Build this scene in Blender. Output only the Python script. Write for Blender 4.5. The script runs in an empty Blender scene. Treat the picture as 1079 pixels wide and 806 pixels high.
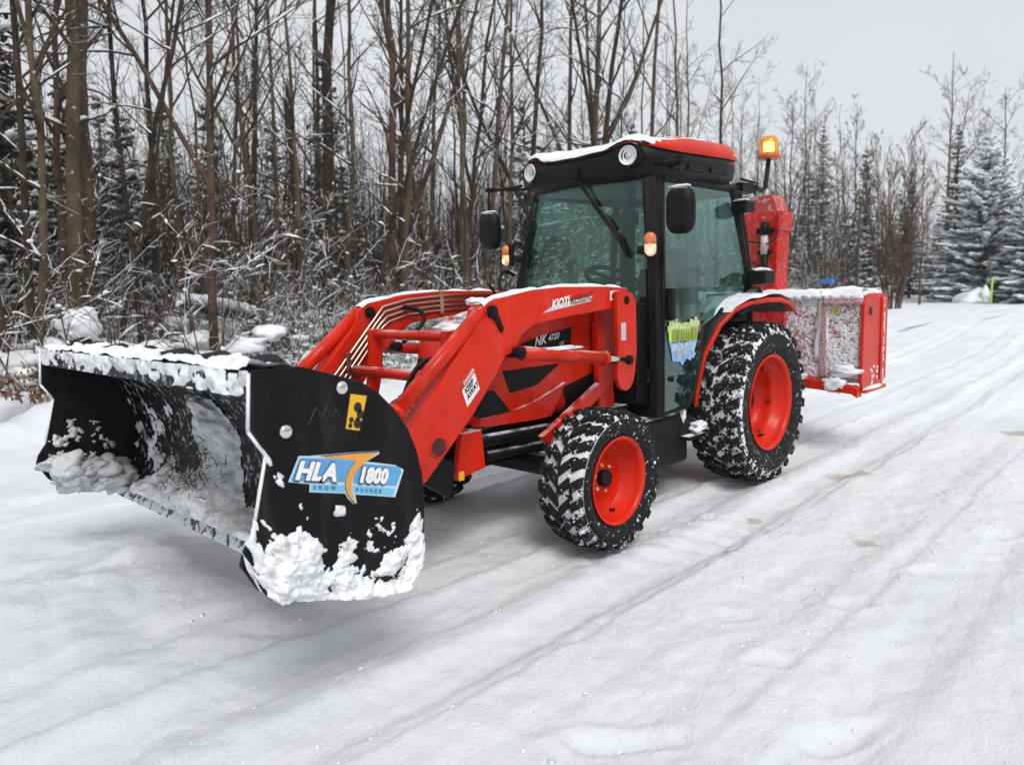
import bpy, math, random
import numpy as np
from mathutils import Vector, Matrix, noise
C = bpy.context.scene
COL = C.collection
R = math.radians
# ------------------------------------------------------------------ camera, sky, sun, exposure
cam = bpy.data.cameras.new('camera'); camo = bpy.data.objects.new('camera', cam); COL.objects.link(camo); C.camera = camo
yaw, pitch, roll = R(223.677), R(-6.859), R(-1.557)
d = Vector((math.cos(pitch)*math.cos(yaw), math.cos(pitch)*math.sin(yaw), math.sin(pitch)))
r = Vector((math.sin(yaw), -math.cos(yaw), 0)); u = r.cross(d)
cr, sr = math.cos(roll), math.sin(roll)
r2 = cr*r + sr*u; u2 = -sr*r + cr*u
camo.matrix_world = Matrix(((r2.x, u2.x, -d.x, 4.998), (r2.y, u2.y, -d.y, 3.065), (r2.z, u2.z, -d.z, 1.385), (0, 0, 0, 1)))
cam.sensor_fit = 'HORIZONTAL'; cam.sensor_width = 36; cam.lens = 25.656
cam.clip_start = .05; cam.clip_end = 2000
cam.dof.use_dof = True; cam.dof.focus_distance = 3.7; cam.dof.aperture_fstop = 2.5

SUN_EL, SUN_AZ = R(50), R(62)      # high, behind the camera's left shoulder, diffused by cloud
w = bpy.data.worlds.new('World'); C.world = w; w.use_nodes = True
nt = w.node_tree; N = nt.nodes; Lk = nt.links; N.clear()
out = N.new('ShaderNodeOutputWorld'); bg = N.new('ShaderNodeBackground'); bg.inputs['Strength'].default_value = .108
sky = N.new('ShaderNodeTexSky'); sky.sky_type = 'NISHITA'; sky.sun_disc = False
sky.sun_elevation = SUN_EL; sky.sun_rotation = math.pi/2 - SUN_AZ; sky.dust_density = 4; sky.air_density = 1
hs = N.new('ShaderNodeHueSaturation'); hs.inputs['Saturation'].default_value = .10
mix = N.new('ShaderNodeMixRGB'); mix.inputs[0].default_value = .72; mix.inputs[2].default_value = (6.6, 6.85, 7.2, 1)
tc = N.new('ShaderNodeTexCoord'); cl = N.new('ShaderNodeTexNoise'); cl.inputs['Scale'].default_value = 2.2; cl.inputs['Detail'].default_value = 4
cr_ = N.new('ShaderNodeMapRange'); cr_.inputs[1].default_value = .3; cr_.inputs[2].default_value = .75; cr_.inputs[3].default_value = .97; cr_.inputs[4].default_value = 1.10
mul = N.new('ShaderNodeVectorMath'); mul.operation = 'SCALE'
Lk.new(sky.outputs[0], hs.inputs['Color']); Lk.new(hs.outputs[0], mix.inputs[1]); Lk.new(tc.outputs['Generated'], cl.inputs['Vector'])
Lk.new(cl.outputs['Fac'], cr_.inputs[0]); Lk.new(mix.outputs[0], mul.inputs[0]); Lk.new(cr_.outputs[0], mul.inputs['Scale'])
Lk.new(mul.outputs[0], bg.inputs['Color']); Lk.new(bg.outputs[0], out.inputs[0])
sl = bpy.data.lights.new('sun', 'SUN'); slo = bpy.data.objects.new('sun', sl); COL.objects.link(slo)
sl.energy = 1.5; sl.angle = R(25); sl.color = (1, .97, .93)
sd = Vector((math.cos(SUN_EL)*math.cos(SUN_AZ), math.cos(SUN_EL)*math.sin(SUN_AZ), math.sin(SUN_EL)))
slo.rotation_euler = sd.to_track_quat('Z', 'Y').to_euler()
C.view_settings.view_transform = 'Standard'; C.view_settings.look = 'None'; C.view_settings.gamma = 1
C.view_settings.use_curve_mapping = False; C.view_settings.exposure = .28
C.cycles.max_bounces = 8; C.cycles.transparent_max_bounces = 12; C.cycles.diffuse_bounces = 3; C.cycles.glossy_bounces = 3
C.cycles.use_denoising = True; C.cycles.caustics_reflective = False; C.cycles.caustics_refractive = False

# ------------------------------------------------------------------ numpy noise
def _hash(ix, iy, s):
    h = (ix*374761393 + iy*668265263 + s*1442695041) & 0xffffffff
    h = ((h ^ (h >> 13))*1274126177) & 0xffffffff
    return ((h ^ (h >> 16)) & 0xffff)/65535.0
def vn(x, y, s=0):
    x = np.asarray(x, float); y = np.asarray(y, float)
    ix = np.floor(x).astype(np.int64); iy = np.floor(y).astype(np.int64); fx = x-ix; fy = y-iy
    fx = fx*fx*(3-2*fx); fy = fy*fy*(3-2*fy)
    a = _hash(ix, iy, s); b = _hash(ix+1, iy, s); c = _hash(ix, iy+1, s); e = _hash(ix+1, iy+1, s)
    return (a*(1-fx)+b*fx)*(1-fy) + (c*(1-fx)+e*fx)*fy - .5
def fbm(x, y, o=4, s=0, g=.5):
    t = 0; a = 1.
    for i in range(o):
        t = t + a*vn(x*2**i + 17.3*i, y*2**i - 9.1*i, s+i); a *= g
    return t
def sstep(a, b, x):
    t = np.clip((np.asarray(x, float)-a)/(b-a), 0, 1); return t*t*(3-2*t)

# ------------------------------------------------------------------ materials
class Mat:
    def __init__(s, name):
        s.m = bpy.data.materials.new(name); s.m.use_nodes = True; s.nt = s.m.node_tree
        s.b = s.nt.nodes['Principled BSDF']; s.o = s.nt.nodes['Material Output']
    def n(s, t, **k):
        x = s.nt.nodes.new('ShaderNode'+t)
        for a, v in k.items(): setattr(x, a, v)
        return x
    def l(s, a, b): s.nt.links.new(a, b)
    def set(s, **k):
        for a, v in k.items():
            a = a.replace('_', ' ')
            s.b.inputs[a].default_value = (v + (1,) if isinstance(v, tuple) and len(v) == 3 else v)
        return s
    def noise(s, scale, detail=4, rough=.55, stretch=None):
        t = s.n('TexCoord'); x = s.n('TexNoise'); x.inputs['Scale'].default_value = scale; x.inputs['Detail'].default_value = detail; x.inputs['Roughness'].default_value = rough
        if stretch:
            mp = s.n('Mapping'); mp.inputs['Scale'].default_value = stretch; s.l(t.outputs['Object'], mp.inputs[0]); s.l(mp.outputs[0], x.inputs['Vector'])
        else: s.l(t.outputs['Object'], x.inputs['Vector'])
        return x.outputs['Fac']
    def ramp(s, f, a, b, va=0., vb=1.):
        x = s.n('MapRange'); x.inputs[1].default_value = a; x.inputs[2].default_value = b; x.inputs[3].default_value = va; x.inputs[4].default_value = vb
        s.l(f, x.inputs[0]); return x.outputs[0]
    def math(s, op, a, b):
        x = s.n('Math', operation=op)
        for i, v in enumerate((a, b)):
            if isinstance(v, (int, float)): x.inputs[i].default_value = v
            else: s.l(v, x.inputs[i])
        return x.outputs[0]
    def mixc(s, f, a, b):
        x = s.n('MixRGB')
        if isinstance(f, (int, float)): x.inputs[0].default_value = f
        else: s.l(f, x.inputs[0])
        for i, v in ((1, a), (2, b)):
            if isinstance(v, tuple): x.inputs[i].default_value = v+(1,)
            else: s.l(v, x.inputs[i])
        return x.outputs[0]
    def bump(s, h, st=.3, dist=.01):
        x = s.n('Bump'); x.inputs['Strength'].default_value = st; x.inputs['Distance'].default_value = dist
        s.l(h, x.inputs['Height']); s.l(x.outputs[0], s.b.inputs['Normal'])
    def nz(s):
        g = s.n('NewGeometry'); q = s.n('SeparateXYZ'); s.l(g.outputs['True Normal'], q.inputs[0]); return q.outputs[2]
SNOWC = (.80, .82, .85)
def snowed(name, col, rough=.4, up=(.55, .8), amt=(.35, .5), speck=None, coat=0, spec=.5, nscale=9., metallic=0, vary=.15, film=0):
    """paint, rubber or bark with snow lying on what faces up and specks stuck to the rest"""
    m = Mat(name).set(Specular_IOR_Level=spec, Metallic=metallic)
    if coat: m.set(Coat_Weight=coat, Coat_Roughness=.08)
    n1 = m.noise(nscale, 5)
    base = m.mixc(m.ramp(m.noise(nscale*.5, 3), .3, .7), tuple(c*(1-vary) for c in col), tuple(min(1, c*(1+vary)) for c in col))
    if film:   # dried salt and road film, running down
        base = m.mixc(m.ramp(m.noise(6, 7, .7, (2.2, 2.2, .5)), .48, .70, 0, film), base, tuple(.35*c+.22 for c in col))
        base = m.mixc(m.ramp(m.noise(34, 6, .7), .60, .72, 0, film*.8), base, tuple(.25*c for c in col))
    f = None
    if up: f = m.math('MULTIPLY', m.ramp(m.nz(), *up), m.ramp(n1, *amt))
    if speck:
        sp = m.ramp(m.noise(speck[0], 6, .65), speck[1], speck[1]+.04, 0, speck[2])
        f = sp if f is None else m.math('MAXIMUM', f, sp)
    if f is not None:
        m.l(m.mixc(f, base, SNOWC), m.b.inputs['Base Color'])
        m.l(m.ramp(f, 0, 1, rough, .7), m.b.inputs['Roughness'])
        if coat: m.l(m.ramp(f, 0, .5, coat, 0), m.b.inputs['Coat Weight'])
        m.bump(f, .25, .006)
    else:
        m.l(base, m.b.inputs['Base Color']); m.set(Roughness=rough)
    return m.m
def plain(name, col, rough=.4, metallic=0, spec=.5, vary=.12, nscale=6.):
    return snowed(name, col, rough, None, None, None, 0, spec, nscale, metallic, vary)

RED = snowed('red_paint', (.58, .017, .002), .36, up=(.75, .95), amt=(.42, .6), speck=(140, .69, .4), coat=.12, spec=.20, film=.09)
REDC = snowed('red_paint_clean', (.58, .017, .002), .38, None, None, speck=(80, .71, .5), coat=.10, spec=.20, film=.08)
REDF = snowed('red_paint_frosted', (.52, .016, .010), .5, up=(.6, .9), amt=(.3, .45), speck=(34, .56, .16), spec=.2, film=.30)
REDP = snowed('red_paint_snow_packed', (.30, .028, .022), .6, up=(.6, .9), amt=(.3, .4), speck=(95, .47, .60), spec=.2, film=.35)
BLACK = snowed('black_paint', (.005, .005, .0055), .48, up=(.7, .95), amt=(.4, .55), speck=(70, .73, .5), spec=.2)
BLACKC = plain('black_plastic', (.0055, .0055, .006), .5, spec=.2)
STEELB = snowed('black_pusher_steel', (.005, .005, .006), .45, None, None, speck=(90, .72, .4), spec=.16, film=.07)
RUB = snowed('rubber', (.009, .009, .0095), .75, up=None, amt=None, speck=(42, .615, .85), spec=.25)
RUBC = snowed('rubber_sidewall', (.010, .010, .0105), .8, up=None, amt=None, speck=(45, .70, .7), spec=.25)
TREADS = snowed('tread_packed_snow_front', (.012, .012, .012), .8, up=None, amt=None, speck=(30, .425, .9), spec=.2)
TREADR = snowed('tread_packed_snow_rear', (.012, .012, .012), .8, up=None, amt=None, speck=(30, .50, .92), spec=.2)
SHOULD = snowed('shoulder_snow_rear', (.010, .010, .0105), .8, up=None, amt=None, speck=(26, .49, .92), spec=.2)
CHROME = plain('chrome', (.75, .75, .74), .15, 1)
STEEL = plain('zinc_steel', (.5, .46, .36), .3, 1)
GOLD = plain('yellow_zinc', (.65, .5, .25), .35, .8)
WHITEP = plain('white_print', (.8, .8, .8), .5, vary=.02)
YELP = plain('yellow_print', (.75, .42, .01), .5, vary=.05)
BLUEP = plain('blue_print', (.10, .33, .62), .45, vary=.08)
NAVYP = plain('navy_print', (.02, .06, .16), .45, vary=.05)
ORGP = plain('orange_print', (.72, .32, .04), .45, vary=.15)
PINKP = plain('pink_print', (.7, .25, .35), .5, vary=.1)
LIMEP = plain('lime_print', (.42, .62, .10), .5, vary=.2, nscale=40)
SKYP = plain('sky_blue_print', (.22, .45, .72), .5, vary=.2, nscale=40)
GREYP = plain('silver_print', (.55, .50, .50), .45, vary=.05)
BLKP = plain('black_print', (.01, .01, .01), .5)
LIME = plain('lime_plastic', (.45, .75, .02), .5)
BLUEM = plain('blue_plastic', (.03, .14, .45), .5)
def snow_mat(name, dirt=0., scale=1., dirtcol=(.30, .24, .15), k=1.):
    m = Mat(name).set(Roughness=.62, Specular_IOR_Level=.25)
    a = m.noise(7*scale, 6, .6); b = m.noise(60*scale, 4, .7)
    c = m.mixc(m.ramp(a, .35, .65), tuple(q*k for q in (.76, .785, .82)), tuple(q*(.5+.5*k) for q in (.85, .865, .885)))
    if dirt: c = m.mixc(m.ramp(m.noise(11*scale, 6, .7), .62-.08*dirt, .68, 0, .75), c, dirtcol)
    m.l(c, m.b.inputs['Base Color'])
    h = m.math('ADD', m.math('MULTIPLY', a, .6), m.math('MULTIPLY', b, .4)); m.bump(h, .55, .02)
    return m.m
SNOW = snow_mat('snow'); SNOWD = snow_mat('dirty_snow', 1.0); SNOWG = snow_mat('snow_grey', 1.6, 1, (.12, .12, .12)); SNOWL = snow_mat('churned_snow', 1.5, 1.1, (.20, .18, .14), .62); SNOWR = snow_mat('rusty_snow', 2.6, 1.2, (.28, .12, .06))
def glass_mat(name, tint, dust_sheen, fres=1.5, dust_sheen_col=(.10, .19, .17)):
    m = Mat(name); nt = m.nt
    tr = m.n('BsdfTransparent'); tr.inputs[0].default_value = tint+(1,)
    gl = m.n('BsdfGlossy'); gl.inputs[1].default_value = .04; gl.inputs[0].default_value = (.62, .84, .79, 1)
    df = m.n('BsdfDiffuse'); df.inputs[0].default_value = dust_sheen_col+(1,)
    lw = m.n('LayerWeight'); lw.inputs['Blend'].default_value = .5; frs = m.math('ADD', m.math('MULTIPLY', m.math('POWER', lw.outputs['Facing'], 3.), .75), .06*(fres/1.5)**3)
    m1 = m.n('MixShader'); m2 = m.n('MixShader')
    m.l(m.ramp(m.noise(9, 6, .6, (1.6, 1.6, .35)), .32, .68, dust_sheen*.25, dust_sheen*1.5), m1.inputs[0]); m.l(tr.outputs[0], m1.inputs[1]); m.l(df.outputs[0], m1.inputs[2])  # dust veil; its upright streaks also imitate trees mirrored in the glass
    m.l(frs, m2.inputs[0]); m.l(m1.outputs[0], m2.inputs[1]); m.l(gl.outputs[0], m2.inputs[2]); m.l(m2.outputs[0], m.o.inputs[0])
    return m.m
GLASSF = glass_mat('tinted_windshield', (.58, .80, .74), .05, 1.55)
GLASSD = glass_mat('tinted_door_glass', (.34, .52, .48), .20, 1.85, (.055, .115, .10))
CLEAR = glass_mat('lamp_glass', (.95, .95, .95), .0, 1.2)
def emit(name, col, st, base=(.6, .3, .05)):
    m = Mat(name).set(Base_Color=base, Emission_Color=col, Emission_Strength=st, Roughness=.25); return m.m
BEACON = emit('beacon_bulb', (1, .55, .12), 16.); BULB = emit('signal_lens', (1, .46, .16), .42, (.7, .5, .35)); BULBC = emit('signal_bulb', (1, .70, .35), 3.0, (.8, .7, .5))
AMBER = emit('amber_lens', (1, .22, .04), .12, (.55, .16, .06))
AMBERG = glass_mat('amber_dome', (1, .62, .22), .10, 1.4, (.8, .35, .06))
def bark(name, col, snow=(.45, .75), amt=(.38, .5), speck=(11, .645, .8), vary=.5):
    return snowed(name, col, .9, up=snow, amt=amt, speck=speck, spec=.1, nscale=5, vary=vary)
BARK = bark('bark_grey_brown', (.088, .066, .041)); BARK2 = bark('bark_dark', (.040, .030, .021)); BARK3 = bark('bark_reddish', (.088, .054, .040))
TWIG = bark('twigs', (.070, .048, .034), (.25, .6), (.40, .52), None); TWIG2 = bark('twigs_brown', (.11, .070, .048), (.5, .8), (.5, .6), None)
TWIGS = bark('snowy_twigs', (.070, .050, .034), (.0, .40), (.34, .46), None)
NEEDLE = snowed('spruce_needles', (.026, .044, .028), .85, up=None, amt=None, speck=(9, .58, .6), spec=.15, vary=.45, nscale=4)

# ------------------------------------------------------------------ mesh builder
class MB:
    def __init__(s): s.v = []; s.f = []; s.m = []; s.s = []; s.n = 0
    def add(s, v, f, mat=0, smooth=False):
        b = s.n; s.v.extend([tuple(map(float, p)) for p in v]); s.n += len(v)
        for q in f: s.f.append(tuple(b+i for i in q)); s.m.append(mat); s.s.append(smooth)
    def box(s, c, size, mat=0, M=None, taper=1.):
        x, y, z = [a/2 for a in size]
        v = [Vector((sx*x*(taper if sz > 0 else 1), sy*y*(taper if sz > 0 else 1), sz*z)) for sz in (-1, 1) for sx, sy in ((-1, -1), (1, -1), (1, 1), (-1, 1))]
        if M is not None: v = [M @ p for p in v]
        c = Vector(c)
        s.add([p+c for p in v], [(3, 2, 1, 0), (4, 5, 6, 7), (0, 1, 5, 4), (1, 2, 6, 5), (2, 3, 7, 6), (3, 0, 4, 7)], mat)
    def prism(s, poly, y0, y1, mat=0, axis='y'):
        n = len(poly)
        def P(a, b, t): return {'y': (a, t, b), 'x': (t, a, b), 'z': (a, b, t)}[axis]
        v = [P(a, b, y0) for a, b in poly] + [P(a, b, y1) for a, b in poly]
        s.add(v, [tuple(range(n)), tuple(range(2*n-1, n-1, -1))] + [(i, i+n, (i+1) % n+n, (i+1) % n) for i in range(n)], mat)
    def tube(s, path, rad, n=8, mat=0, cap=True, smooth=True, flat=None):
        P = np.asarray(path, float); k = len(P); rad = np.broadcast_to(np.asarray(rad, float), (k,))
        T = np.gradient(P, axis=0); T /= (np.linalg.norm(T, axis=1, keepdims=True)+1e-9)
        ref = np.array([0, 0, 1.]) if abs(T[:, 2]).mean() < .8 else np.array([1., 0, 0])
        A = np.cross(T, ref); A /= (np.linalg.norm(A, axis=1, keepdims=True)+1e-9); B = np.cross(T, A)
        th = np.arange(n)*2*math.pi/n + (math.pi/4 if n == 4 else 0)
        fa, fb = flat or (1, 1)
        V = P[:, None, :] + rad[:, None, None]*(fa*np.cos(th)[None, :, None]*A[:, None, :] + fb*np.sin(th)[None, :, None]*B[:, None, :])
        b = s.n; s.v.extend(map(tuple, V.reshape(-1, 3).tolist())); s.n += k*n
        F = [(b+i*n+j, b+i*n+(j+1) % n, b+(i+1)*n+(j+1) % n, b+(i+1)*n+j) for i in range(k-1) for j in range(n)]
        if cap: F += [tuple(b+j for j in range(n-1, -1, -1)), tuple(b+(k-1)*n+j for j in range(n))]
        s.f += F; s.m += [mat]*len(F); s.s += [smooth]*((k-1)*n) + ([False, False] if cap else [])
    def lathe(s, prof, n=32, c=(0, 0, 0), axis='y', mat=0, mats=None, smooth=True):
        v = []
        for r_, a in prof:
            for j in range(n):
                t = 2*math.pi*j/n; x, z = r_*math.cos(t), r_*math.sin(t)
                p = {'y': (x, a, z), 'z': (x, -z, a), 'x': (a, x, z)}[axis]; v.append((p[0]+c[0], p[1]+c[1], p[2]+c[2]))
        for i in range(len(prof)-1):
            f = [(i*n+j, (i+1)*n+j, (i+1)*n+(j+1) % n, i*n+(j+1) % n) for j in range(n)]
            b = s.n
            for q in f: s.f.append(tuple(b+a for a in q)); s.m.append(mats[i] if mats else mat); s.s.append(smooth)
        b = s.n; s.v.extend(v); s.n += len(v)
    def loft(s, rings, mat=0, closed=True, caps=True, smooth=True):
        n = len(rings[0]); v = [p for rg in rings for p in rg]; k = n if closed else n-1
        f = [(i*n+j, i*n+(j+1) % n, (i+1)*n+(j+1) % n, (i+1)*n+j) for i in range(len(rings)-1) for j in range(k)]
        s.add(v, f, mat, smooth)
        if caps and closed:
            s.add(rings[0], [tuple(range(n-1, -1, -1))], mat); s.add(rings[-1], [tuple(range(n))], mat)
    def blob(s, c, size, seed=0, amp=.25, fr=2., mat=0, sub=2):
        v, f = ICO[sub]; c = np.array(c); size = np.array(size)
        o = []
        for p in v:
            k = 1+amp*2*noise.noise(Vector(p)*fr + Vector((seed*3.7, seed*1.3, 0))); o.append(c + p*size*k)
        s.add(o, f, mat, True)
    def build(s, name, mats, parent=None, loc=(0, 0, 0), bevel=0, recalc=True):
        me = bpy.data.meshes.new(name)
        me.from_pydata(s.v, [], s.f)
        if not isinstance(mats, (list, tuple)): mats = [mats]
        for m in mats: me.materials.append(m)
        me.polygons.foreach_set('material_index', s.m); me.polygons.foreach_set('use_smooth', s.s)
        if recalc and len(s.f) < 60000:
            import bmesh
            bm = bmesh.new(); bm.from_mesh(me); bmesh.ops.recalc_face_normals(bm, faces=bm.faces); bm.to_mesh(me); bm.free()
        me.update()
        o = bpy.data.objects.new(name, me); COL.objects.link(o)
        o.location = loc
        if parent is not None: o.parent = parent
        if bevel:
            b = o.modifiers.new('bevel', 'BEVEL'); b.width = bevel; b.segments = 2; b.limit_method = 'ANGLE'; b.angle_limit = R(40)
        return o
def _ico(sub):
    import bmesh
    bm = bmesh.new(); bmesh.ops.create_icosphere(bm, subdivisions=sub, radius=1)
    v = np.array([tuple(x.co) for x in bm.verts]); f = [tuple(x.index for x in q.verts) for q in bm.faces]; bm.free(); return v, f
ICO = {1: _ico(1), 2: _ico(2), 3: _ico(3)}
def empty(name, loc=(0, 0, 0), parent=None):
    o = bpy.data.objects.new(name, None); COL.objects.link(o); o.location = loc; o.empty_display_size = .2
    if parent is not None: o.parent = parent
    return o
def tag(o, label=None, cat=None, group=None, kind=None):
    for k, v in (('label', label), ('category', cat), ('group', group), ('kind', kind)):
        if v: o[k] = v
    return o
def text(mb, s, origin, ux, uy, h, mat=0, depth=.0015, bold=.0, shear=0., sx=1., space=1.):
    """lettering: a text curve turned into mesh, cap height h, baseline start at origin along ux, up uy"""
    cu = bpy.data.curves.new('lettering', 'FONT'); cu.body = s; cu.size = 1; cu.offset = bold; cu.shear = shear; cu.space_character = space; cu.resolution_u = 3
    o = bpy.data.objects.new('lettering', cu); COL.objects.link(o); dg = bpy.context.evaluated_depsgraph_get(); dg.update()
    me = bpy.data.meshes.new_from_object(o.evaluated_get(dg)); k = h/.70
    ux, uy, o0 = Vector(ux), Vector(uy), Vector(origin)
    nrm = ux.cross(uy).normalized()
    mb.add([o0 + ux*(v.co.x*k*sx) + uy*(v.co.y*k) + nrm*depth for v in me.vertices], [tuple(p.vertices) for p in me.polygons], mat)
    wd = max((v.co.x for v in me.vertices), default=0)*k*sx
    bpy.data.objects.remove(o); bpy.data.curves.remove(cu); bpy.data.meshes.remove(me); return wd
def patch(P, hfun, nu, nv, mb, mat=0, nrm=None, lift=0.0, thick=True):
    """a lumpy sheet of snow over the surface P(u,v): quads kept only where its thickness is positive"""
    U, V = np.meshgrid(np.linspace(0, 1, nu), np.linspace(0, 1, nv), indexing='ij')
    H = hfun(U, V); Pp = np.array([[P(U[i, j], V[i, j]) for j in range(nv)] for i in range(nu)], float)
    if nrm is None:
        du = np.gradient(Pp, axis=0); dv = np.gradient(Pp, axis=1); n_ = np.cross(du, dv); n_ /= np.linalg.norm(n_, axis=2, keepdims=True)+1e-9
    else: n_ = np.broadcast_to(np.array(nrm, float), Pp.shape)
    Q = Pp + n_*(np.maximum(H, -.004)[..., None]+lift)
    idx = np.arange(nu*nv).reshape(nu, nv); F = []
    for i in range(nu-1):
        for j in range(nv-1):
            if max(H[i, j], H[i+1, j], H[i, j+1], H[i+1, j+1]) > 0: F.append((idx[i, j], idx[i+1, j], idx[i+1, j+1], idx[i, j+1]))
    used = sorted({a for q in F for a in q}); re = {a: k for k, a in enumerate(used)}
    Qf = Q.reshape(-1, 3); mb.add([Qf[a] for a in used], [tuple(re[a] for a in q) for q in F], mat, True)

# ------------------------------------------------------------------ ground
def lerp(a, b, t): return a+(b-a)*t
def ground_h(x, y):
    x = np.asarray(x, float); y = np.asarray(y, float)
    z = np.maximum(0, -8-x)*.0105*sstep(-8, -20, x)
    yc = y + .012*np.clip(x, -30, 6)**2*.25
    road = sstep(-4.6, -3.6, y)*(1-sstep(3.4, 4.6, y))
    warp = .10*fbm(x*.35, y*.35, 2, 5)
    for c, wd, dp in ((1.12, .11, .028), (.72, .13, .022), (-.78, .12, .026), (-1.05, .10, .018), (.15, .08, .012), (1.72, .16, .016), (2.35, .12, .014), (-2.2, .16, .02), (-2.9, .14, .016)):
        g = np.exp(-(((yc-c+warp)/wd)**4))
        z = z - 1.8*road*dp*g*(.7+.7*fbm(x*1.1, y*3, 2, 11)) + road*dp*.55*np.exp(-(((yc-c+warp-wd*1.7)/(wd*.55))**2))*(.6+fbm(x*3, y*3, 3, 23))
    z = z + road*(.012*fbm(x*.9, y*2.2, 3, 31) + .010*fbm(x*6, y*8, 4, 41)) + .03*fbm(x*.5, y*.5, 2, 51)
    z = z + road*(.009*fbm(x*13, y*16, 4, 101, .6))
    for c, A, wd in ((1.32, .014, .22), (.52, .010, .18), (-.60, -.011, .22), (-1.28, .012, .25), (2.05, .008, .2)):
        t = yc-c+warp*.6+.035*fbm(x*2.2+c*9, y*0, 3, 111)
        z = z + road*A*np.tanh(t/.016)*np.exp(-(t/wd)**2)*sstep(-.35, .05, fbm(x*.9+c*5, y*0, 2, 113))
    for yt, x1 in ((.68, -.55), (-.68, -.55), (1.17, 1.9), (.9, 4.6)):   # lug prints pressed into the packed lanes
        q = np.abs(y-yt+.012*x*x*.25*(x1 > 0)); z = z - .012*np.exp(-(q/.15)**6)*sstep(x1+.1, x1-.1, x)*sstep(.0, .5, np.sin(x*31+np.sign(y-yt)*q*16))*sstep(-.12, .12, fbm(x*.7, y*.7+yt, 3, 121)+(.25 if x1 < 0 else -.05))
    md = np.exp(-((x-4.05)/.75)**2-((y+.75)/1.05)**2); z = z + md*(.20+.10*fbm(x*2.2, y*2.2, 4, 131))    # loose snow ahead of the blade
    # chewed strip
    z = z + .05*np.exp(-(((yc-3.15)/.25)**2))*np.maximum(0, fbm(x*6, y*6, 3, 61)+.2)
    for fx, fy, l, ang in ((3.22, 1.82, .17, 2.25), (2.77, 2.3, .15, 2.7), (1.13, 2.16, .11, 2.4), (2.13, 1.65, .10, 2.4), (1.72, 2.0, .10, 2.5), (2.45, 1.95, .09, 2.2), (.3, 2.3, .12, 2.6)):
        ca, sa = math.cos(ang), math.sin(ang); jx = .5*fbm(x*9, y*9, 3, int(fx*10)); a = jx+((x-fx)*ca+(y-fy)*sa)/l; b = (-(x-fx)*sa+(y-fy)*ca)/.055
        b = b+jx*.8; q = a*a+b*b; dp = .030 if l > .14 else .016; z = z - dp*np.exp(-q*q) + dp*.3*np.exp(-((q-2.0)**2))*(1+2*jx)
    far = sstep(-4.0, -6.2, y + .25*fbm(x*.8, y*.8, 2, 71)) 
    far = far*(1 - .75*sstep(-14, -30, x))
    z = z + far*(.25 + .48*fbm(x*.9, y*.9, 4, 81)) + sstep(-9, -22, y)*.5*(1-sstep(-20, -45, x))
    nb = sstep(4.2, 6.5, y); z = z + nb*(.25+.25*fbm(x*.9, y*.9, 3, 91))
    return z
def axis(a, b, step, far_a, far_b, g=1.12):
    m = np.arange(a, b+1e-6, step).tolist(); s_ = step; x = a; L_ = []
    while x > far_a: s_ *= g; x -= s_; L_.append(x)
    s_ = step; x = b; H_ = []
    while x < far_b: s_ *= g; x += s_; H_.append(x)
    return np.array(L_[::-1]+m+H_)
gx = axis(-1.5, 4.9, .022, -320, 110, 1.035); gy = axis(-2.2, 3.2, .017, -230, 110, 1.04)
GX, GY = np.meshgrid(gx, gy, indexing='ij'); GZ = ground_h(GX, GY)
me = bpy.data.meshes.new('snow_ground'); nx, ny = GX.shape
vv = np.stack([GX, GY, GZ], -1).reshape(-1, 3); idx = np.arange(nx*ny).reshape(nx, ny)
ff = np.stack([idx[:-1, :-1], idx[1:, :-1], idx[1:, 1:], idx[:-1, 1:]], -1).reshape(-1, 4)
me.vertices.add(len(vv)); me.vertices.foreach_set('co', vv.ravel()); me.loops.add(ff.size); me.loops.foreach_set('vertex_index', ff.ravel())
me.polygons.add(len(ff)); me.polygons.foreach_set('loop_start', np.arange(0, ff.size, 4)); me.polygons.foreach_set('loop_total', np.full(len(ff), 4))
me.polygons.foreach_set('use_smooth', np.ones(len(ff), bool)); me.update(); me.validate()
gm = Mat('road_snow').set(Roughness=.6, Specular_IOR_Level=.25)
n1 = gm.noise(1.0, 6, .6, (.5, 1.3, 1)); n2 = gm.noise(1.6, 5, .62, (.22, 2.2, 1)); n3 = gm.noise(70, 6, .75); n4 = gm.noise(9, 6, .65)
c = gm.mixc(gm.ramp(n1, .35, .68), (.74, .765, .80), (.845, .86, .88))
c = gm.mixc(gm.ramp(n2, .53, .70, 0, .42), c, (.60, .63, .67))
c = gm.mixc(gm.ramp(n4, .60, .75, 0, .35), c, (.66, .68, .71))
tco = gm.n('TexCoord'); stain = None
for p, rr in (((.86, 1.13, 0), .11), ((1.47, 1.29, 0), .10), ((.87, 1.78, 0), .13), ((2.13, 1.62, 0), .07), ((-.55, 1.2, 0), .3), ((-3.0, 1.9, 0), .35)):
    vm = gm.n('VectorMath', operation='DISTANCE'); vm.inputs[1].default_value = p; gm.l(tco.outputs['Object'], vm.inputs[0])
    q = gm.ramp(vm.outputs['Value'], rr*.2, rr, 1, 0); stain = q if stain is None else gm.math('MAXIMUM', stain, q)
st = gm.ramp(gm.math('MULTIPLY', stain, gm.noise(26, 5, .7, (1, .8, 1))), .24, .40, 0, .6)
c = gm.mixc(st, c, (.36, .28, .15))
vd = None
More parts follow.
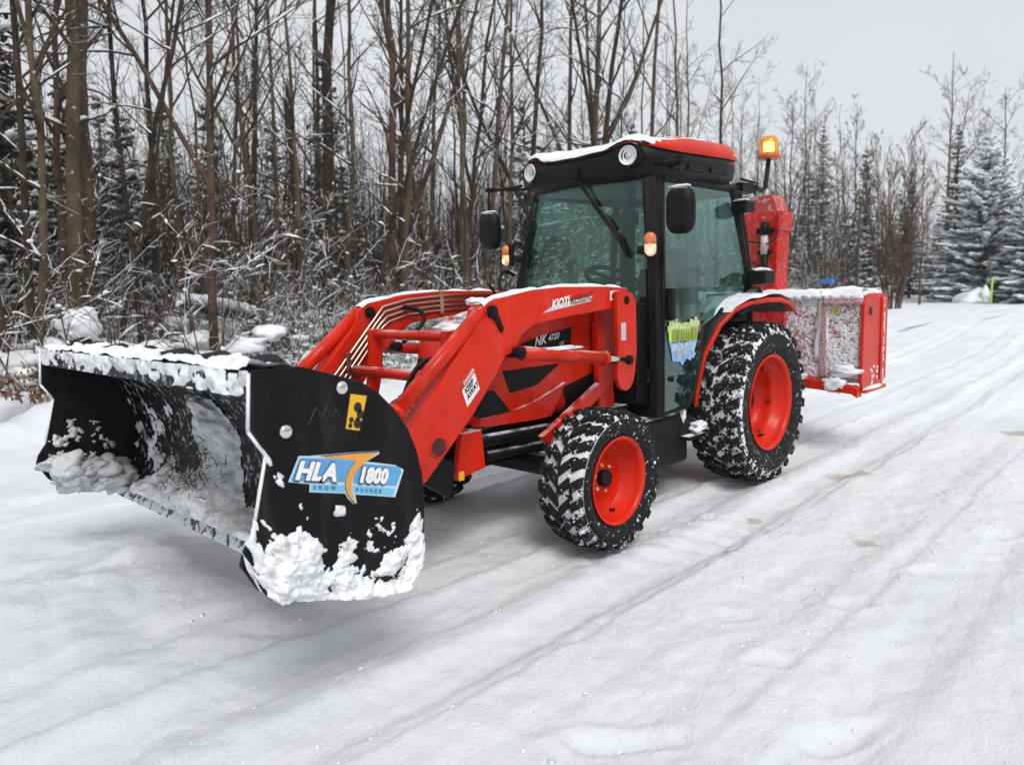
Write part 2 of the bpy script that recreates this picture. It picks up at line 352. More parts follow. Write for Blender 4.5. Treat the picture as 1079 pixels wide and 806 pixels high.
for p, sx_, sy_ in (((-19.8, -3.3), 2.2, .16), ((-18.1, -3.2), 1.6, .10), ((-24, -2.2), 3, .14)):
    mp = gm.n('Mapping'); mp.inputs['Location'].default_value = (-p[0]/sx_, -p[1]/sy_, 0); mp.inputs['Scale'].default_value = (1/sx_, 1/sy_, 0); gm.l(tco.outputs['Object'], mp.inputs[0])
    ln = gm.n('VectorMath', operation='LENGTH'); gm.l(mp.outputs[0], ln.inputs[0]); q = gm.ramp(ln.outputs['Value'], .4, 1.3, 1, 0); vd = q if vd is None else gm.math('MAXIMUM', vd, q)
c = gm.mixc(gm.ramp(gm.math('MULTIPLY', vd, gm.noise(3, 5, .7)), .3, .5, 0, .75), c, (.12, .12, .13))
gm.l(c, gm.b.inputs['Base Color'])
gm.bump(gm.math('ADD', gm.math('MULTIPLY', n3, .30), gm.math('ADD', gm.math('MULTIPLY', n4, .45), gm.math('ADD', gm.math('MULTIPLY', n2, .25), gm.math('MULTIPLY', gm.noise(30, 7, .75, (.8, 1.1, 1)), .45)))), .75, .033)
me.materials.append(gm.m)
go = bpy.data.objects.new('snow_ground', me); COL.objects.link(go); tag(go, 'snow covered road and verge with tyre ruts and footprints', kind='structure')
def gz(x, y): return float(ground_h(x, y))

# ------------------------------------------------------------------ TRACTOR
TR = empty('compact_tractor', (.93, 0, 0))
tag(TR, 'red compact tractor with black cab and front loader parked on snowy road', 'tractor')
TL = (-.93, 0, 0)     # children are modelled in road coordinates
def part(mb, name, mats, parent=TR, bevel=0, loc=TL): return mb.build(name, mats, parent, loc, bevel)
def mir(poly): return poly

# --- wheels
def carcass(prof, mats_idx, n=72): m = MB(); m.lathe(prof, n, mats=mats_idx); return m
def lug(m, t0, t1, ya, yb, skew, rf, h, mat=0, sub=2):
    """tread block between y=ya and yb, slanting by skew radians, standing h proud of crown radius rf(y)"""
    rows = []
    for k in range(sub+1):
        f = k/sub; y = lerp(ya, yb, f); s_ = skew*f; r0 = rf(y)-.012; r1 = rf(y)+h; sh = (t1-t0)*.10
        rows.append([(r0*math.cos(a), y, r0*math.sin(a)) for a in (t0+s_, t1+s_)] + [(r1*math.cos(a), y, r1*math.sin(a)) for a in (t1+s_-sh, t0+s_+sh)])
    m.loft(rows, mat, True, True, False)
def wheel(x, side, front):
    if front: Rw, hw, yc, N_ = .392, .135, .725, 22
    else: Rw, hw, yc, N_ = .580, .180, .680, 26
    rf = lambda y: Rw - .020 - .016*(abs(y)/hw)**2.5 - .008
    W = empty('front_wheel' if front else 'rear_wheel', (x-.93, side*yc, Rw-.007), TR)
    if side < 0: W.rotation_euler = (0, 0, math.pi)
    rb = .240 if front else .343
    prof = [(rb-.004, -hw*.82), (rb+.01, -hw*.90), (lerp(rb, Rw, .35), -hw*1.02), (lerp(rb, Rw, .62), -hw*1.04), (rf(hw)-.03, -hw*1.0), (rf(hw), -hw*.93)]
    ys = np.linspace(-hw*.86, hw*.86, 7); prof += [(rf(y), y) for y in ys]
    prof += [(rf(hw), hw*.93), (rf(hw)-.03, hw*1.0), (lerp(rb, Rw, .62), hw*1.04), (lerp(rb, Rw, .35), hw*1.02), (rb+.01, hw*.90), (rb-.004, hw*.82)]
    n = len(prof); mi = [0]*(n-1)
    for i in range(5, n-6): mi[i] = 1
    if not front:
        for i in (3, 4, n-6, n-5): mi[i] = 2
    else: mi[n-6] = 1; mi[4] = 1
    m = MB(); m.lathe(prof, 96, mats=mi)
    h = .021 if front else .026; random.seed(5 if front else 9)
    p = 2*math.pi/N_
    for i in range(N_):
        for sgn in (1, -1):
            off = i*p + (p*.5 if sgn < 0 else 0); j = lambda: random.uniform(-.03, .03)*p
            if front:
                lug(m, off+j(), off+p*.56+j(), sgn*hw*.60, sgn*hw*1.0, sgn*0+.10, rf, h, 0)
                lug(m, off-p*.30+j(), off+p*.26+j(), sgn*hw*.02, sgn*hw*.52, .16, rf, h, 0)
            else:
                lug(m, off+j(), off+p*.55+j(), sgn*hw*.62, sgn*hw*1.01, .06, rf, h, 0)
                lug(m, off-p*.25+j(), off+p*.27+j(), sgn*hw*.08, sgn*hw*.54, .12, rf, h, 0)
    # flakes and clods of snow stuck on the tread and shoulder
    for i in range(240 if front else 420):
        t = random.uniform(0, 2*math.pi); 
        y = random.choice((1, 1, 1, -1))*hw*random.uniform(.2, 1.03); rr = rf(y) + random.uniform(-.004, .014)
        if abs(y) > hw*.9: rr = random.uniform(rf(hw)-(.05 if front else .085), rf(hw))
        sz = .0028+min(.011, random.expovariate(260))
        m.blob((rr*math.cos(t), y, rr*math.sin(t)), (sz*1.3, sz*.9, sz), i, .7, 1.4, 3, 1)
    m.build('tyre', [RUB if front else RUB, TREADS if front else TREADR, SHOULD if not front else TREADS, SNOW], W, recalc=False)
    q = MB()
    if front:
        q.lathe([(.236, .118), (.240, .127), (.234, .130), (.222, .122), (.214, .105), (.212, .070), (.203, .060), (.200, .0), (.190, -.006), (.105, -.012), (.095, .004), (.0, .004)], 64)
        q.lathe([(.24, -.115), (.20, -.1), (.2, .0)], 48)
    else:
        q.lathe([(.338, .156), (.345, .168), (.337, .172), (.322, .160), (.314, .140), (.310, .085), (.275, .070), (.270, .020), (.262, -.06), (.235, -.075), (.13, -.09), (.12, -.04), (0, -.04)], 72)
        q.lathe([(.345, -.16), (.28, -.14), (.27, .02)], 48)
    q.build('rim', RED if False else REDC, W, recalc=False)
    hb = MB(); yy = .004 if front else -.04; hr = .046 if front else .075
    hb.lathe([(hr, yy), (hr, yy+.035), (hr*.85, yy+.045), (0, yy+.047)], 24)
    hb.build('hub_cap', BLACKC, W)
    nb = 6 if front else 8; br = .075 if front else .185; yb = -.005 if front else -.08
    for k in range(nb):
        t = 2*math.pi*k/nb+.3; bo = MB(); bo.lathe([(.013, yb), (.013, yb+.020), (.009, yb+.026), (0, yb+.026)], 6, (br*math.cos(t), 0, br*math.sin(t)), smooth=False); bo.build('wheel_bolt', GOLD if front else STEEL, W)
    if not front:
        for k in range(6):
            t = 2*math.pi*k/6+.1; bo = MB(); bo.lathe([(.016, .02), (.016, .045), (0, .045)], 6, (.262*math.cos(t), 0, .262*math.sin(t)), smooth=False); bo.build('rim_bolt', STEEL, W)
    vs = MB(); vs.tube([(-.05, .02 if front else .05, -(.19 if front else .26)), (-.05, .05 if front else .09, -(.18 if front else .25))], .008, 8); vs.build('valve_stem', BLACKC, W)
for side in (1, -1):
    wheel(1.865, side, True); wheel(0, side, False)

# --- chassis, axles
m = MB()
m.box((1.55, 0, .56), (1.9, .36, .26)); m.box((2.35, 0, .60), (.55, .52, .14)); m.box((.3, 0, .55), (1.0, .5, .42))
m.tube([(1.865, -.62, .40), (1.865, .62, .40)], .065, 12); m.tube([(0, -.55, .57), (0, .55, .57)], .12, 16)
m.box((1.865, .50, .40), (.16, .10, .22)); m.box((1.865, -.50, .40), (.16, .10, .22))
m.tube([(2.45, .31, .62), (1.5, .33, .60)], .035, 8); m.tube([(2.3, .28, .52), (1.4, .33, .50)], .03, 8)
m.box((1.45, .36, .60), (.5, .18, .16)); m.box((.95, .42, .46), (.46, .30, .22))
m.box((2.62, 0, .52), (.05, .6, .2))
part(m, 'chassis', BLACK, bevel=.012)
for s in (1, -1):
    m = MB(); m.box((.97, s*.50, .42), (.50, .20, .34)); part(m, 'fuel_tank', BLACK, bevel=.03)
    m = MB(); m.box((.72, s*.60, .42), (.22, .14, .03)); m.prism([(.60, .50), (.80, .58), (.86, .44), (.74, .40)], s*.56-.05, s*.56+.05); part(m, 'step', BLACK, bevel=.01)
m = MB(); random.seed(3)
for c_, s_ in (((.66, .63, .475), (.075, .05, .035)), ((.80, .60, .57), (.02, .02, .05)), ((.60, .60, .46), (.04, .03, .03))): m.blob(c_, s_, 2, .4, 2, 0, 3)
part(m, 'snow_cover', SNOW)

# --- hood
def hood_ring(x, hw, z0, zt, rnd):
    pts = []
    for k in range(9): 
        a = math.pi/2*k/8; pts.append((hw-rnd+rnd*math.cos(a), zt-rnd*.55+rnd*.55*math.sin(a)))
    half = [(hw*.96, z0)] + [(hw, lerp(z0, zt-rnd*.55, t)) for t in (.1, .5, .95)] + pts
    return [(x, y, z) for y, z in half] + [(x, -y, z) for y, z in half[::-1]]
m = MB()
m.loft([hood_ring(*a) for a in ((1.24, .36, .70, 1.36, .15), (1.6, .356, .70, 1.345, .15), (1.95, .351, .69, 1.29, .14), (2.1, .335, .68, 1.25, .14), (2.2, .30, .68, 1.215, .14), (2.3, .25, .68, 1.165, .13), (2.38, .17, .70, 1.09, .10), (2.42, .08, .74, 1.0, .06))])
part(m, 'hood', RED)
def hoody(x): return float(np.interp(x, [1.2, 2.0, 2.1, 2.2, 2.3, 2.38, 2.42], [.36, .35, .335, .30, .25, .17, .08]))
def hpanel(name, pts, s, mat, off):
    m = MB(); P_ = np.array(pts); xs = sorted(set(np.round(np.r_[P_[:, 0], np.linspace(P_[:, 0].min(), P_[:, 0].max(), 12)], 4))); rows = []
    for x_ in xs:
        zs = []
        for i in range(len(P_)):
            (xa, za), (xb, zb) = P_[i], P_[(i+1) % len(P_)]
            if min(xa, xb)-1e-9 <= x_ <= max(xa, xb)+1e-9: zs += [za, zb] if abs(xa-xb) < 1e-9 else [za+(zb-za)*(x_-xa)/(xb-xa)]
        lo, hi = min(zs), max(zs); lo, hi = (lo, hi) if hi-lo > .002 else (lo-.001, hi+.001)
        rows.append([(x_, s*(hoody(x_)-.02), lo), (x_, s*(hoody(x_)+off), lo), (x_, s*(hoody(x_)+off), hi), (x_, s*(hoody(x_)-.02), hi)])
    m.loft(rows, smooth=False); return part(m, name, mat)
for s in (1, -1):
    hpanel('side_vent', [(2.184, .975), (2.0, .982), (1.759, .982), (1.95, .88), (2.144, .852)], s, BLACKC, .005)
    hpanel('headlight_surround', [(2.353, .769), (2.322, .861), (2.237, .875), (2.147, .752), (2.31, .725)], s, BLACKC, .006)
    hpanel('rear_vent', [(1.68, .652), (1.735, .84), (1.45, .90), (1.30, .92), (1.30, .66)], s, BLACKC, .005)
    hpanel('side_skirt', [(2.333, .680), (2.31, .725), (2.147, .752), (1.95, .80), (1.728, .868), (1.86, .689), (2.132, .687)], s, RED, .022)
    hpanel('name_panel', [(2.09, 1.098), (2.051, 1.117), (1.949, 1.142), (1.641, 1.190), (1.662, 1.040), (1.919, 1.070)], s, BLACKC, .004)
    m = MB(); m.blob((2.33, s*.20, .82), (.035, .05, .035), 1, .05, 1, 0, 2); part(m, 'headlight', CHROME)
m = MB(); m.loft([hood_ring(x_, w_, .71, z_, .10)[3:-3] for x_, w_, z_ in ((2.30, .247, 1.12), (2.39, .168, 1.06), (2.432, .078, .98))], closed=False, caps=False); part(m, 'front_grille', BLACKC)
m = MB()
text(m, 'NK', (1.975, .3585, 1.095), (-.99, 0, .14), (0, 0, 1), .048, 0, .0015, .03, .25)
text(m, '4720', (1.860, .3595, 1.116), (-.99, 0, .14), (0, 0, 1), .034, 0, .0015, .02, .25)
text(m, 'SE', (1.770, .361, 1.070), (-.99, 0, .14), (0, 0, 1), .034, 1, .0015, .01, .25)
part(m, 'model_lettering', [WHITEP, GREYP])
# mudguard brace below the loader tower
for s in (1, -1):
    m = MB(); m.prism([(1.34, .84), (1.46, .86), (2.02, .60), (1.94, .52)], s*.425-.022, s*.425+.022); part(m, 'mount_brace', RED, bevel=.006)
    m = MB(); m.prism([(1.30, .5), (1.46, .5), (1.48, 1.2), (1.34, 1.2)], s*.40-.022, s*.40+.022); part(m, 'mount_upright', RED, bevel=.006)
    m = MB(); m.prism([(2.62, .47), (2.42, .50), (2.44, .70), (2.58, .70)], s*.38-.02, s*.38+.02); part(m, 'front_bracket', RED, bevel=.005)
m = MB()
GX_ = 2.60
for s in (1, -1):
    m.prism([(GX_, 1.215), (GX_-.075, 1.215), (GX_-.065, .98), (GX_-.02, .82), (GX_+.05, .74), (GX_+.12, .74), (GX_+.04, .86), (GX_+.01, .98)], s*.31-.022, s*.31+.022)
    m.tube([(GX_+.06, s*.31, .76), (2.3, s*.30, .60)], .025, 8)
m.tube([(GX_-.035, -.31, 1.185), (GX_-.035, .31, 1.185)], .028, 10); m.tube([(GX_+.07, -.31, .76), (GX_+.07, .31, .76)], .028, 10)
part(m, 'grille_guard', RED, bevel=.005)

# --- loader
BOOM = [(1.33, 1.405), (1.55, 1.418), (1.96, 1.421), (2.2, 1.407), (2.36, 1.383), (2.50, 1.360), (2.565, 1.32), (2.60, 1.23), (3.02, .80), (3.10, .68), (3.04, .50), (2.93, .555), (2.64, .808), (2.455, 1.005), (2.40, 1.08), (2.33, 1.10), (2.27, 1.181), (2.175, 1.229), (1.869, 1.261), (1.461, 1.289), (1.36, 1.30)]
for s in (1, -1):
    m = MB(); m.prism(BOOM, s*.50-.045, s*.50+.045); b = part(m, 'loader_arm', RED, bevel=.008)
    if s > 0: b0 = b
    m = MB(); m.prism([(1.505, 1.385), (1.44, 1.395), (1.35, 1.375), (1.31, 1.33), (1.305, 1.03), (1.325, .90), (1.345, .845), (1.375, .812), (1.41, .800), (1.45, .806), (1.485, .83), (1.508, .88), (1.495, 1.047)], s*.572-.014, s*.572+.014)
    part(m, 'loader_tower', RED, bevel=.004); m = MB(); m.prism([(1.505, 1.385), (1.44, 1.395), (1.35, 1.375), (1.31, 1.33), (1.305, 1.03), (1.325, .90), (1.345, .845), (1.375, .812), (1.41, .800), (1.45, .806), (1.485, .83), (1.508, .88), (1.495, 1.047)], s*.43-.014, s*.43+.014)
    part(m, 'loader_tower', RED, bevel=.004)
    # lift cylinder
    y = s*.50
    m = MB(); A, B_ = Vector((2.317, y+s*.075, 1.092)), Vector((1.64, y+s*.075, 1.012))
    m.tube([A, B_], .036, 16); m.tube([B_, B_+(B_-A).normalized()*.03], .043, 16)
    cy = part(m, 'lift_cylinder', RED)
    m = MB(); m.tube([B_, (1.40, y+s*.075, .983)], .019, 12); m.build('piston_rod', CHROME, cy)
    # bucket cylinder, standing proud above the arm
    m = MB(); A, B_ = Vector((2.50, y+s*.012, 1.285)), Vector((3.03, y+s*.012, .868)); nz_ = Vector((.62, 0, .79))*.035
    m.tube([A+nz_, B_+nz_], .037, 16); m.tube([B_+nz_, B_+nz_+(B_-A).normalized()*.03], .044, 16)
    cy = part(m, 'bucket_cylinder', RED)
    m = MB(); m.tube([B_+nz_, (3.30, y, .66)], .02, 12); m.build('piston_rod', CHROME, cy)
    for x_, z_, yr, r_ in ((2.49, 1.305, .062, .033), (2.33, 1.095, .105, .028), (1.41, 1.335, .092, .026), (1.40, .983, .112, .027)):
        m = MB(); m.tube([(x_, y-yr, z_), (x_, y+yr, z_)], r_, 14); m.tube([(x_, y-yr-.008, z_), (x_, y+yr+.008, z_)], r_*.55, 8); part(m, 'pivot_pin', BLACKC, bevel=.003)
    m = MB(); m.prism([(2.50, 1.30), (2.46, 1.31), (2.415, 1.22), (2.43, 1.20)], s*.55-.008, s*.55+.008); part(m, 'link_plate', BLACK, bevel=.003)
    m = MB(); m.lathe([(.052, .046), (.052, .049), (.043, .050), (.043, .0)], 24, (2.86, s*.50, .70)) if s > 0 else m.lathe([(.052, -.046), (.052, -.049), (.043, -.050), (.043, 0)], 24, (2.86, s*.50, .70))
    part(m, 'tube_collar', REDC)
    if s > 0:
        m = MB(); m.lathe([(.0425, .0505), (0, .0505)], 24, (2.86, .50, .70)); part(m, 'tube_opening', plain('bore_shade_red', (.06, .006, .005), .6))  # flat disc, the shade inside the tube put into its dark red
m = MB(); m.tube([(2.86, -.45, .70), (2.86, .45, .70)], .05, 16); m.tube([(2.62, -.45, .98), (2.62, .45, .98)], .03, 10); part(m, 'torque_tube', RED)
m = MB()
for s in (1, -1):
    m.prism([(2.96, .62), (3.30, .74), (3.36, .58), (3.30, .44), (3.0, .50)], s*.50-.05, s*.50+.05)
    m.prism([(2.88, .52), (2.70, .40), (2.66, .56), (2.8, .66)], s*.42-.02, s*.42+.02)
m.box((3.33, 0, .60), (.04, 1.15, .36))
part(m, 'attachment_coupler', BLACK, bevel=.006)
for k in range(4):
    o = .030*k
    m = MB(); m.tube([(1.50, -.446, 1.395-o), (1.9, -.446, 1.392-o), (2.22, -.446, 1.372-o), (2.40-o*.4, -.446, 1.335-o), (2.47-o*.7, -.446, 1.26-o*.5), (2.75-o*.8, -.446, .965-o*.6), (2.92-o*.8, -.446, .78-o*.6)], .0075, 8); part(m, 'hydraulic_pipe', STEEL)
    m = MB(); m.tube([(1.50, .446, 1.385-o), (2.22, .446, 1.362-o), (2.40-o*.4, .446, 1.325-o), (2.75-o*.8, .446, .955-o*.6)], .0075, 8); part(m, 'hydraulic_pipe', STEEL)
for c_ in ((1.95, -.443, 1.342), (2.66, -.443, 1.02)): m = MB(); m.box(c_, (.03, .02, .13)); part(m, 'pipe_clamp', STEEL, bevel=.003)
def arc(a, b, mid, n=14):
    a, b, mid = Vector(a), Vector(b), Vector(mid); return [tuple((1-t)**2*a + 2*t*(1-t)*mid + t*t*b) for t in np.linspace(0, 1, n)]
m = MB()
for p in (((2.25, -.44, 1.33), (2.30, -.40, 1.12), (2.05, -.30, 1.30)), ((2.92, -.45, .80), (3.2, -.42, .72), (3.05, -.40, 1.22)), ((2.95, -.45, .76), (3.25, -.3, .70), (3.10, -.35, 1.10)), ((2.60, .30, 1.05), (2.85, .20, .70), (2.75, .25, 1.18)), ((2.60, .42, .95), (2.92, .36, .66), (2.78, .40, .98)), ((2.45, .40, .80), (2.95, .30, .60), (2.75, .35, .72)), ((1.35, -.50, 1.36), (1.15, -.56, 1.52), (1.35, -.55, 1.62)), ((1.35, -.52, 1.34), (1.45, -.45, 1.38), (1.55, -.5, 1.56))):
    m = MB(); m.tube(arc(p[0], p[1], p[2]), .013, 8); part(m, 'hydraulic_hose', BLACKC)
# snow lying along the arms
m = MB()
for s in (1, -1):
    xs = np.array([q[0] for q in BOOM[:7]]); zs = np.array([q[1] for q in BOOM[:7]]); o = np.argsort(xs)
    P = lambda u_, v_, s=s: (lerp(1.40, 2.54, u_), s*.50+lerp(-.045, .045, v_), np.interp(lerp(1.40, 2.54, u_), xs[o], zs[o]))
    patch(P, lambda U, V, s=s: .014*np.sin(np.pi*np.clip(V, .0, 1))**.5*np.clip(fbm(U*9+s*4, V*1.2, 3, 7)*2+.75, 0, 1.4)-.002, 90, 6, m, nrm=(0, 0, 1))
for x_, y_, z_, a, b, c_ in ((2.05, .575, 1.095, .20, .03, .012), (2.50, .46, 1.355, .05, .05, .02), (2.05, .12, 1.26, .20, .18, .035), (2.2, -.02, 1.20, .10, .14, .03)): m.blob((x_, y_, z_), (a, b, c_), 4, .35, 1.5, 0, 3)
part(m, 'snow_cover', SNOW)
# stickers on the loader
STK = [GREYP, WHITEP, BLKP, plain('sticker_red', (.5, .02, .02), .5)]
m = MB(); UX = Vector((-.99, 0, .135)); UZ = Vector((0, 0, 1)); yq = .5475
def P2(a, b, y=yq): return (a, y, b)
m.add([P2(2.118, 1.283), P2(1.70, 1.337), P2(1.685, 1.366), P2(2.03, 1.322)], [(0, 1, 2, 3)], 0)
text(m, 'KIOTI', (2.045, yq, 1.299), UX, UZ, .050, 1, .002, .035, .25, .80); text(m, 'KL5521C', (1.885, yq, 1.320), UX, UZ, .044, 2, .002, .004, .2, .80)
part(m, 'name_sticker', STK); m = MB()
m.add([P2(1.52, 1.335), P2(1.42, 1.342), P2(1.42, 1.395), P2(1.52, 1.390)], [(0, 1, 2, 3)], 1)
m.add([P2(1.50, 1.345, .549), P2(1.45, 1.35, .549), P2(1.44, 1.375, .549), P2(1.47, 1.385, .549), P2(1.505, 1.37, .549)], [(0, 1, 2, 3, 4)], 2)
part(m, 'picture_sticker', STK); m = MB()
# keep away sticker, lying along the lower arm
O = Vector((2.672, yq, .862)); ax = Vector((-.68, 0, .62)).normalized(); ay = Vector((.35, 0, .94)).normalized()
def Q2(a, b, dy=0): p = O+ax*a+ay*b; return (p.x, p.y+dy, p.z)
m.add([Q2(0, 0), Q2(.115, 0), Q2(.115, .125), Q2(0, .125)], [(0, 1, 2, 3)], 1)
m.add([Q2(.0, .088, .001), Q2(.115, .088, .001), Q2(.115, .125, .001), Q2(0, .125, .001)], [(0, 1, 2, 3)], 3)
text(m, 'DANGER', Q2(.022, .096, .001), ax, ay, .018, 1, .001, .02, 0, .9)
text(m, 'KEEP', Q2(.016, .055, .001), ax, ay, .026, 2, .001, .03, 0, .9); text(m, 'AWAY', Q2(.016, .022, .001), ax, ay, .026, 2, .001, .03, 0, .9)
part(m, 'warning_sticker', STK); m = MB()
m.add([(1.47, .588, 1.10), (1.42, .588, 1.10), (1.42, .588, 1.205), (1.47, .588, 1.205)], [(0, 1, 2, 3)], 0)
part(m, 'serial_sticker', STK)
m = MB(); m.box((2.595, .403, .49), (.035, .004, .045)); part(m, 'bracket_sticker', YELP)

# --- cab frame
Y_ = 1
Ak = [(1.15, .565, .60), (1.13, .56, 1.0), (1.10, .53, 1.42), (1.06, .49, 1.80), (1.02, .445, 2.13)]
Dk = [(1.09, .645, .60), (1.08, .64, 1.0), (1.05, .62, 1.40), (.98, .57, 1.76), (.90, .515, 2.11)]
m = MB()
for s in (1, -1):
    def S(p): return np.array((p[0], s*p[1], p[2]))
    rings = []
    for a, b_ in zip(Ak, Dk):
        a, b_ = S(a), S(b_); t = (b_-a)/np.linalg.norm(b_-a); nn = np.cross(t, (0, 0, 1.)); nn /= np.linalg.norm(nn); nn *= (1 if nn[0]*1+nn[1]*s > 0 else -1)
        rings.append([tuple(a+nn*.004), tuple(lerp(a, b_, .5)+nn*.028), tuple(b_+nn*.004), tuple(b_-nn*.04), tuple(a-nn*.04)])
    m.loft(rings, 0, True, True, False)
    # rear post, upper side rail, belt
    m.tube([(-.22, s*.55, .95), (-.22, s*.56, 1.40), (-.16, s*.48, 2.10)], .040, 8); m.tube([(.90, s*.50, 2.10), (-.16, s*.49, 2.10)], .04, 8)
    m.tube([(-.10, s*.60, 1.42), (-.05, s*.515, 2.10)], .030, 8)
m.tube([(1.03, -.44, 2.11), (1.06, 0, 2.13), (1.03, .44, 2.11)], .035, 8); m.tube([(-.16, -.48, 2.10), (-.16, .48, 2.10)], .04, 8)
m.tube([(-.22, -.55, 1.25), (-.22, .55, 1.25)], .035, 8)
m.box((1.16, 0, 1.0), (.12, 1.06, .62)); m.box((.45, 0, .62), (1.3, 1.1, .10)); m.box((-.02, .50, .98), (.42, .14, .74)); m.box((-.02, -.50, .98), (.42, .14, .74)); m.box((-.2, 0, .95), (.06, 1.0, .62))
part(m, 'cab_frame', BLACKC, bevel=.006)
m = MB()   # windshield, gently bowed
P = lambda u_, v_: (lerp(1.12, 1.02, v_)+.07*(1-(2*u_-1)**2), lerp(-.535, .535, u_)*lerp(1, .83, v_), lerp(1.28, 2.12, v_))
patch(P, lambda U, V: U*0+.001, 13, 8, m); part(m, 'windshield', GLASSF)
m = MB(); m.add([(-.215, -.53, 1.27), (-.215, .53, 1.27), (-.165, .46, 2.09), (-.165, -.46, 2.09)], [(0, 1, 2, 3)]); part(m, 'rear_window', GLASSF)
LOW = [(1.065, 1.40), (1.085, .98), (1.085, .615), (.78, .63), (.70, .72), (.62, .915), (.45, 1.09), (.25, 1.22), (.05, 1.33), (-.10, 1.40)]
for s in (1, -1):
    m = MB(); n_ = len(LOW)
    m.add([(x_, s*(.628 if i not in (0, n_-1) else .618), z_) for i, (x_, z_) in enumerate(LOW)] , [tuple(range(n_))])
    m.add([(1.065, s*.618, 1.40), (.985, s*.567, 1.76), (.895, s*.512, 2.10), (-.045, s*.512, 2.10), (-.10, s*.618, 1.40)], [(0, 1, 2, 3, 4)])
    dr = part(m, 'cab_door', GLASSD if s > 0 else GLASSF)
    m = MB(); pts = [(x_, s*.628, z_) for x_, z_ in LOW[1:]] + [(-.045, s*.512, 2.10), (.895, s*.512, 2.10), (.985, s*.567, 1.76), (1.065, s*.620, 1.40), (1.085, s*.628, .98)]
    m.tube(pts, .014, 6, flat=(1, 1)); m.build('door_seal', BLACKC, dr)
    m = MB(); m.prism([(1.05, 1.22), (1.0, 1.22), (.98, 1.30), (.99, 1.385), (1.03, 1.395), (1.055, 1.36)], s*.64-.02, s*.64+.02); m.box((1.02, s*.645, 1.30), (.05, .05, .20)); m.build('door_handle', BLACK, dr, bevel=.008)
    m = MB(); m.lathe([(.018, 0), (.018, s*.012), (0, s*.012)], 16, (.99, s*.63, .83)); m.build('door_lock', BLACKC, dr)
# colourful sticker on the near door: lime grass tuft over a blue splash
m = MB(); random.seed(8)
def blobpoly(c, rad, k, mat, y, jit=.35):
    m.add([(c[0]+rad*math.cos(2*math.pi*i/k)*(1+jit*((i % 2)*2-1)), y, c[1]+rad*math.sin(2*math.pi*i/k)*(1+jit*((i % 2)*2-1))) for i in range(k)], [tuple(range(k))], mat)
def spl(pts, mat, y): m.add([(x_, y, z_) for x_, z_ in pts], [tuple(range(len(pts)))], mat)
spl([(1.02, 1.06), (1.025, 1.13), (1.00, 1.165), (.92, 1.172), (.84, 1.178), (.74, 1.178), (.68, 1.172), (.662, 1.13), (.675, 1.06)], 0, .6335)
for k in range(26):
    f = k/25; x_ = lerp(1.02, .665, f); blobpoly((x_, 1.150+.02*math.sin(f*9)+random.uniform(-.012, .022)), .021, 8, 6 if k % 3 else 0, .6340+k*.0001)
for k in range(15):
    x_ = lerp(.985, .70, k/14); spl([(x_, 1.064), (x_-.013, 1.064), (x_-.011, 1.140), (x_-.003, 1.136)], (3, 4, 7)[k % 3], .6375)
spl([(1.017, 1.056), (.85, 1.048), (.675, 1.060), (.69, 1.02), (.712, .985), (.725, .945), (.765, .93), (.80, .945), (.835, .925), (.858, .900), (.89, .93), (.93, .935), (.975, .938), (.99, .985), (1.00, 1.02)], 1, .6335)
for k in range(34):
    x_, z_ = random.uniform(.72, .98), random.uniform(.955, 1.04); blobpoly((x_, z_), .024, 10, random.choice((1, 2, 2)), .634+k*.0001); blobpoly((x_, z_), .007, 6, random.choice((5, 6)), .639)
part(m, 'door_sticker', [LIMEP, SKYP, plain('pale_blue_print', (.45, .6, .8), .5), plain('green_print', (.12, .30, .05), .5), plain('olive_print', (.45, .42, .08), .5), PINKP, plain('cream_print', (.62, .66, .40), .5), plain('rust_print', (.35, .18, .06), .5)], bevel=0)
# --- roof
def roof_ring(f, z, nn=64, p=4.2, lift=0):
    hx, hy = .65*f[0], .60*f[1]; o = []
    for k in range(nn):
        t = 2*math.pi*k/nn; ct, s_t = math.cos(t), math.sin(t)
        x_ = .475+hx*math.copysign(abs(ct)**(2/p), ct); y_ = hy*math.copysign(abs(s_t)**(2/p), s_t)
        o.append((x_+.03*(1-(y_/.6)**2)*(ct > 0), y_, z+roof_dz(x_, y_)*lift + (.475-x_)*.045 - max(0, z-2.27)*.70*float(sstep(.62, 1.12, x_))))
    return o
def roof_dz(x, y): return float(sstep(.72, 1.08, x))*(.055*math.exp(-((abs(y)-.40)/.125)**2) + .012)
m = MB()
m.loft([roof_ring((.86, .82), 2.09), roof_ring((.95, .93), 2.115), roof_ring((.985, .975), 2.15), roof_ring((1, .99), 2.215, lift=.5), roof_ring((.995, .985), 2.262, lift=1), roof_ring((.93, .92), 2.275, lift=1)])
for s in (1, -1):
    m.tube([(.99, s*.40, 2.222), (1.115, s*.405, 2.218)], [.085, .078], 20, cap=False); m.lathe([(.078, 1.115), (.07, 1.118), (.066, 1.10)], 20, (0, s*.405, 2.218), 'x')
    m.box((.62, s*.588, 2.165), (.20, .02, .035)); m.box((.32, s*.588, 2.175), (.22, .02, .035)); m.box((.84, s*.588, 2.155), (.16, .02, .03))
part(m, 'roof_base', BLACK)
m = MB()
RT = [((1.006, .998), 2.262), ((1.012, 1.008), 2.278), ((1.0, .995), 2.318), ((.955, .945), 2.362), ((.82, .80), 2.392), ((.45, .45), 2.410), ((.05, .05), 2.414)]
m.loft([roof_ring(a, z_, lift=(1 if k < 5 else .5)) for k, (a, z_) in enumerate(RT)], caps=True)
rc = part(m, 'roof_cap', [RED, BLACK])
for q in rc.data.polygons:
    if q.center.x > 1.0 and q.normal.z < .75 and q.normal.x > .30 and q.center.y < .50: q.material_index = 1
m = MB()
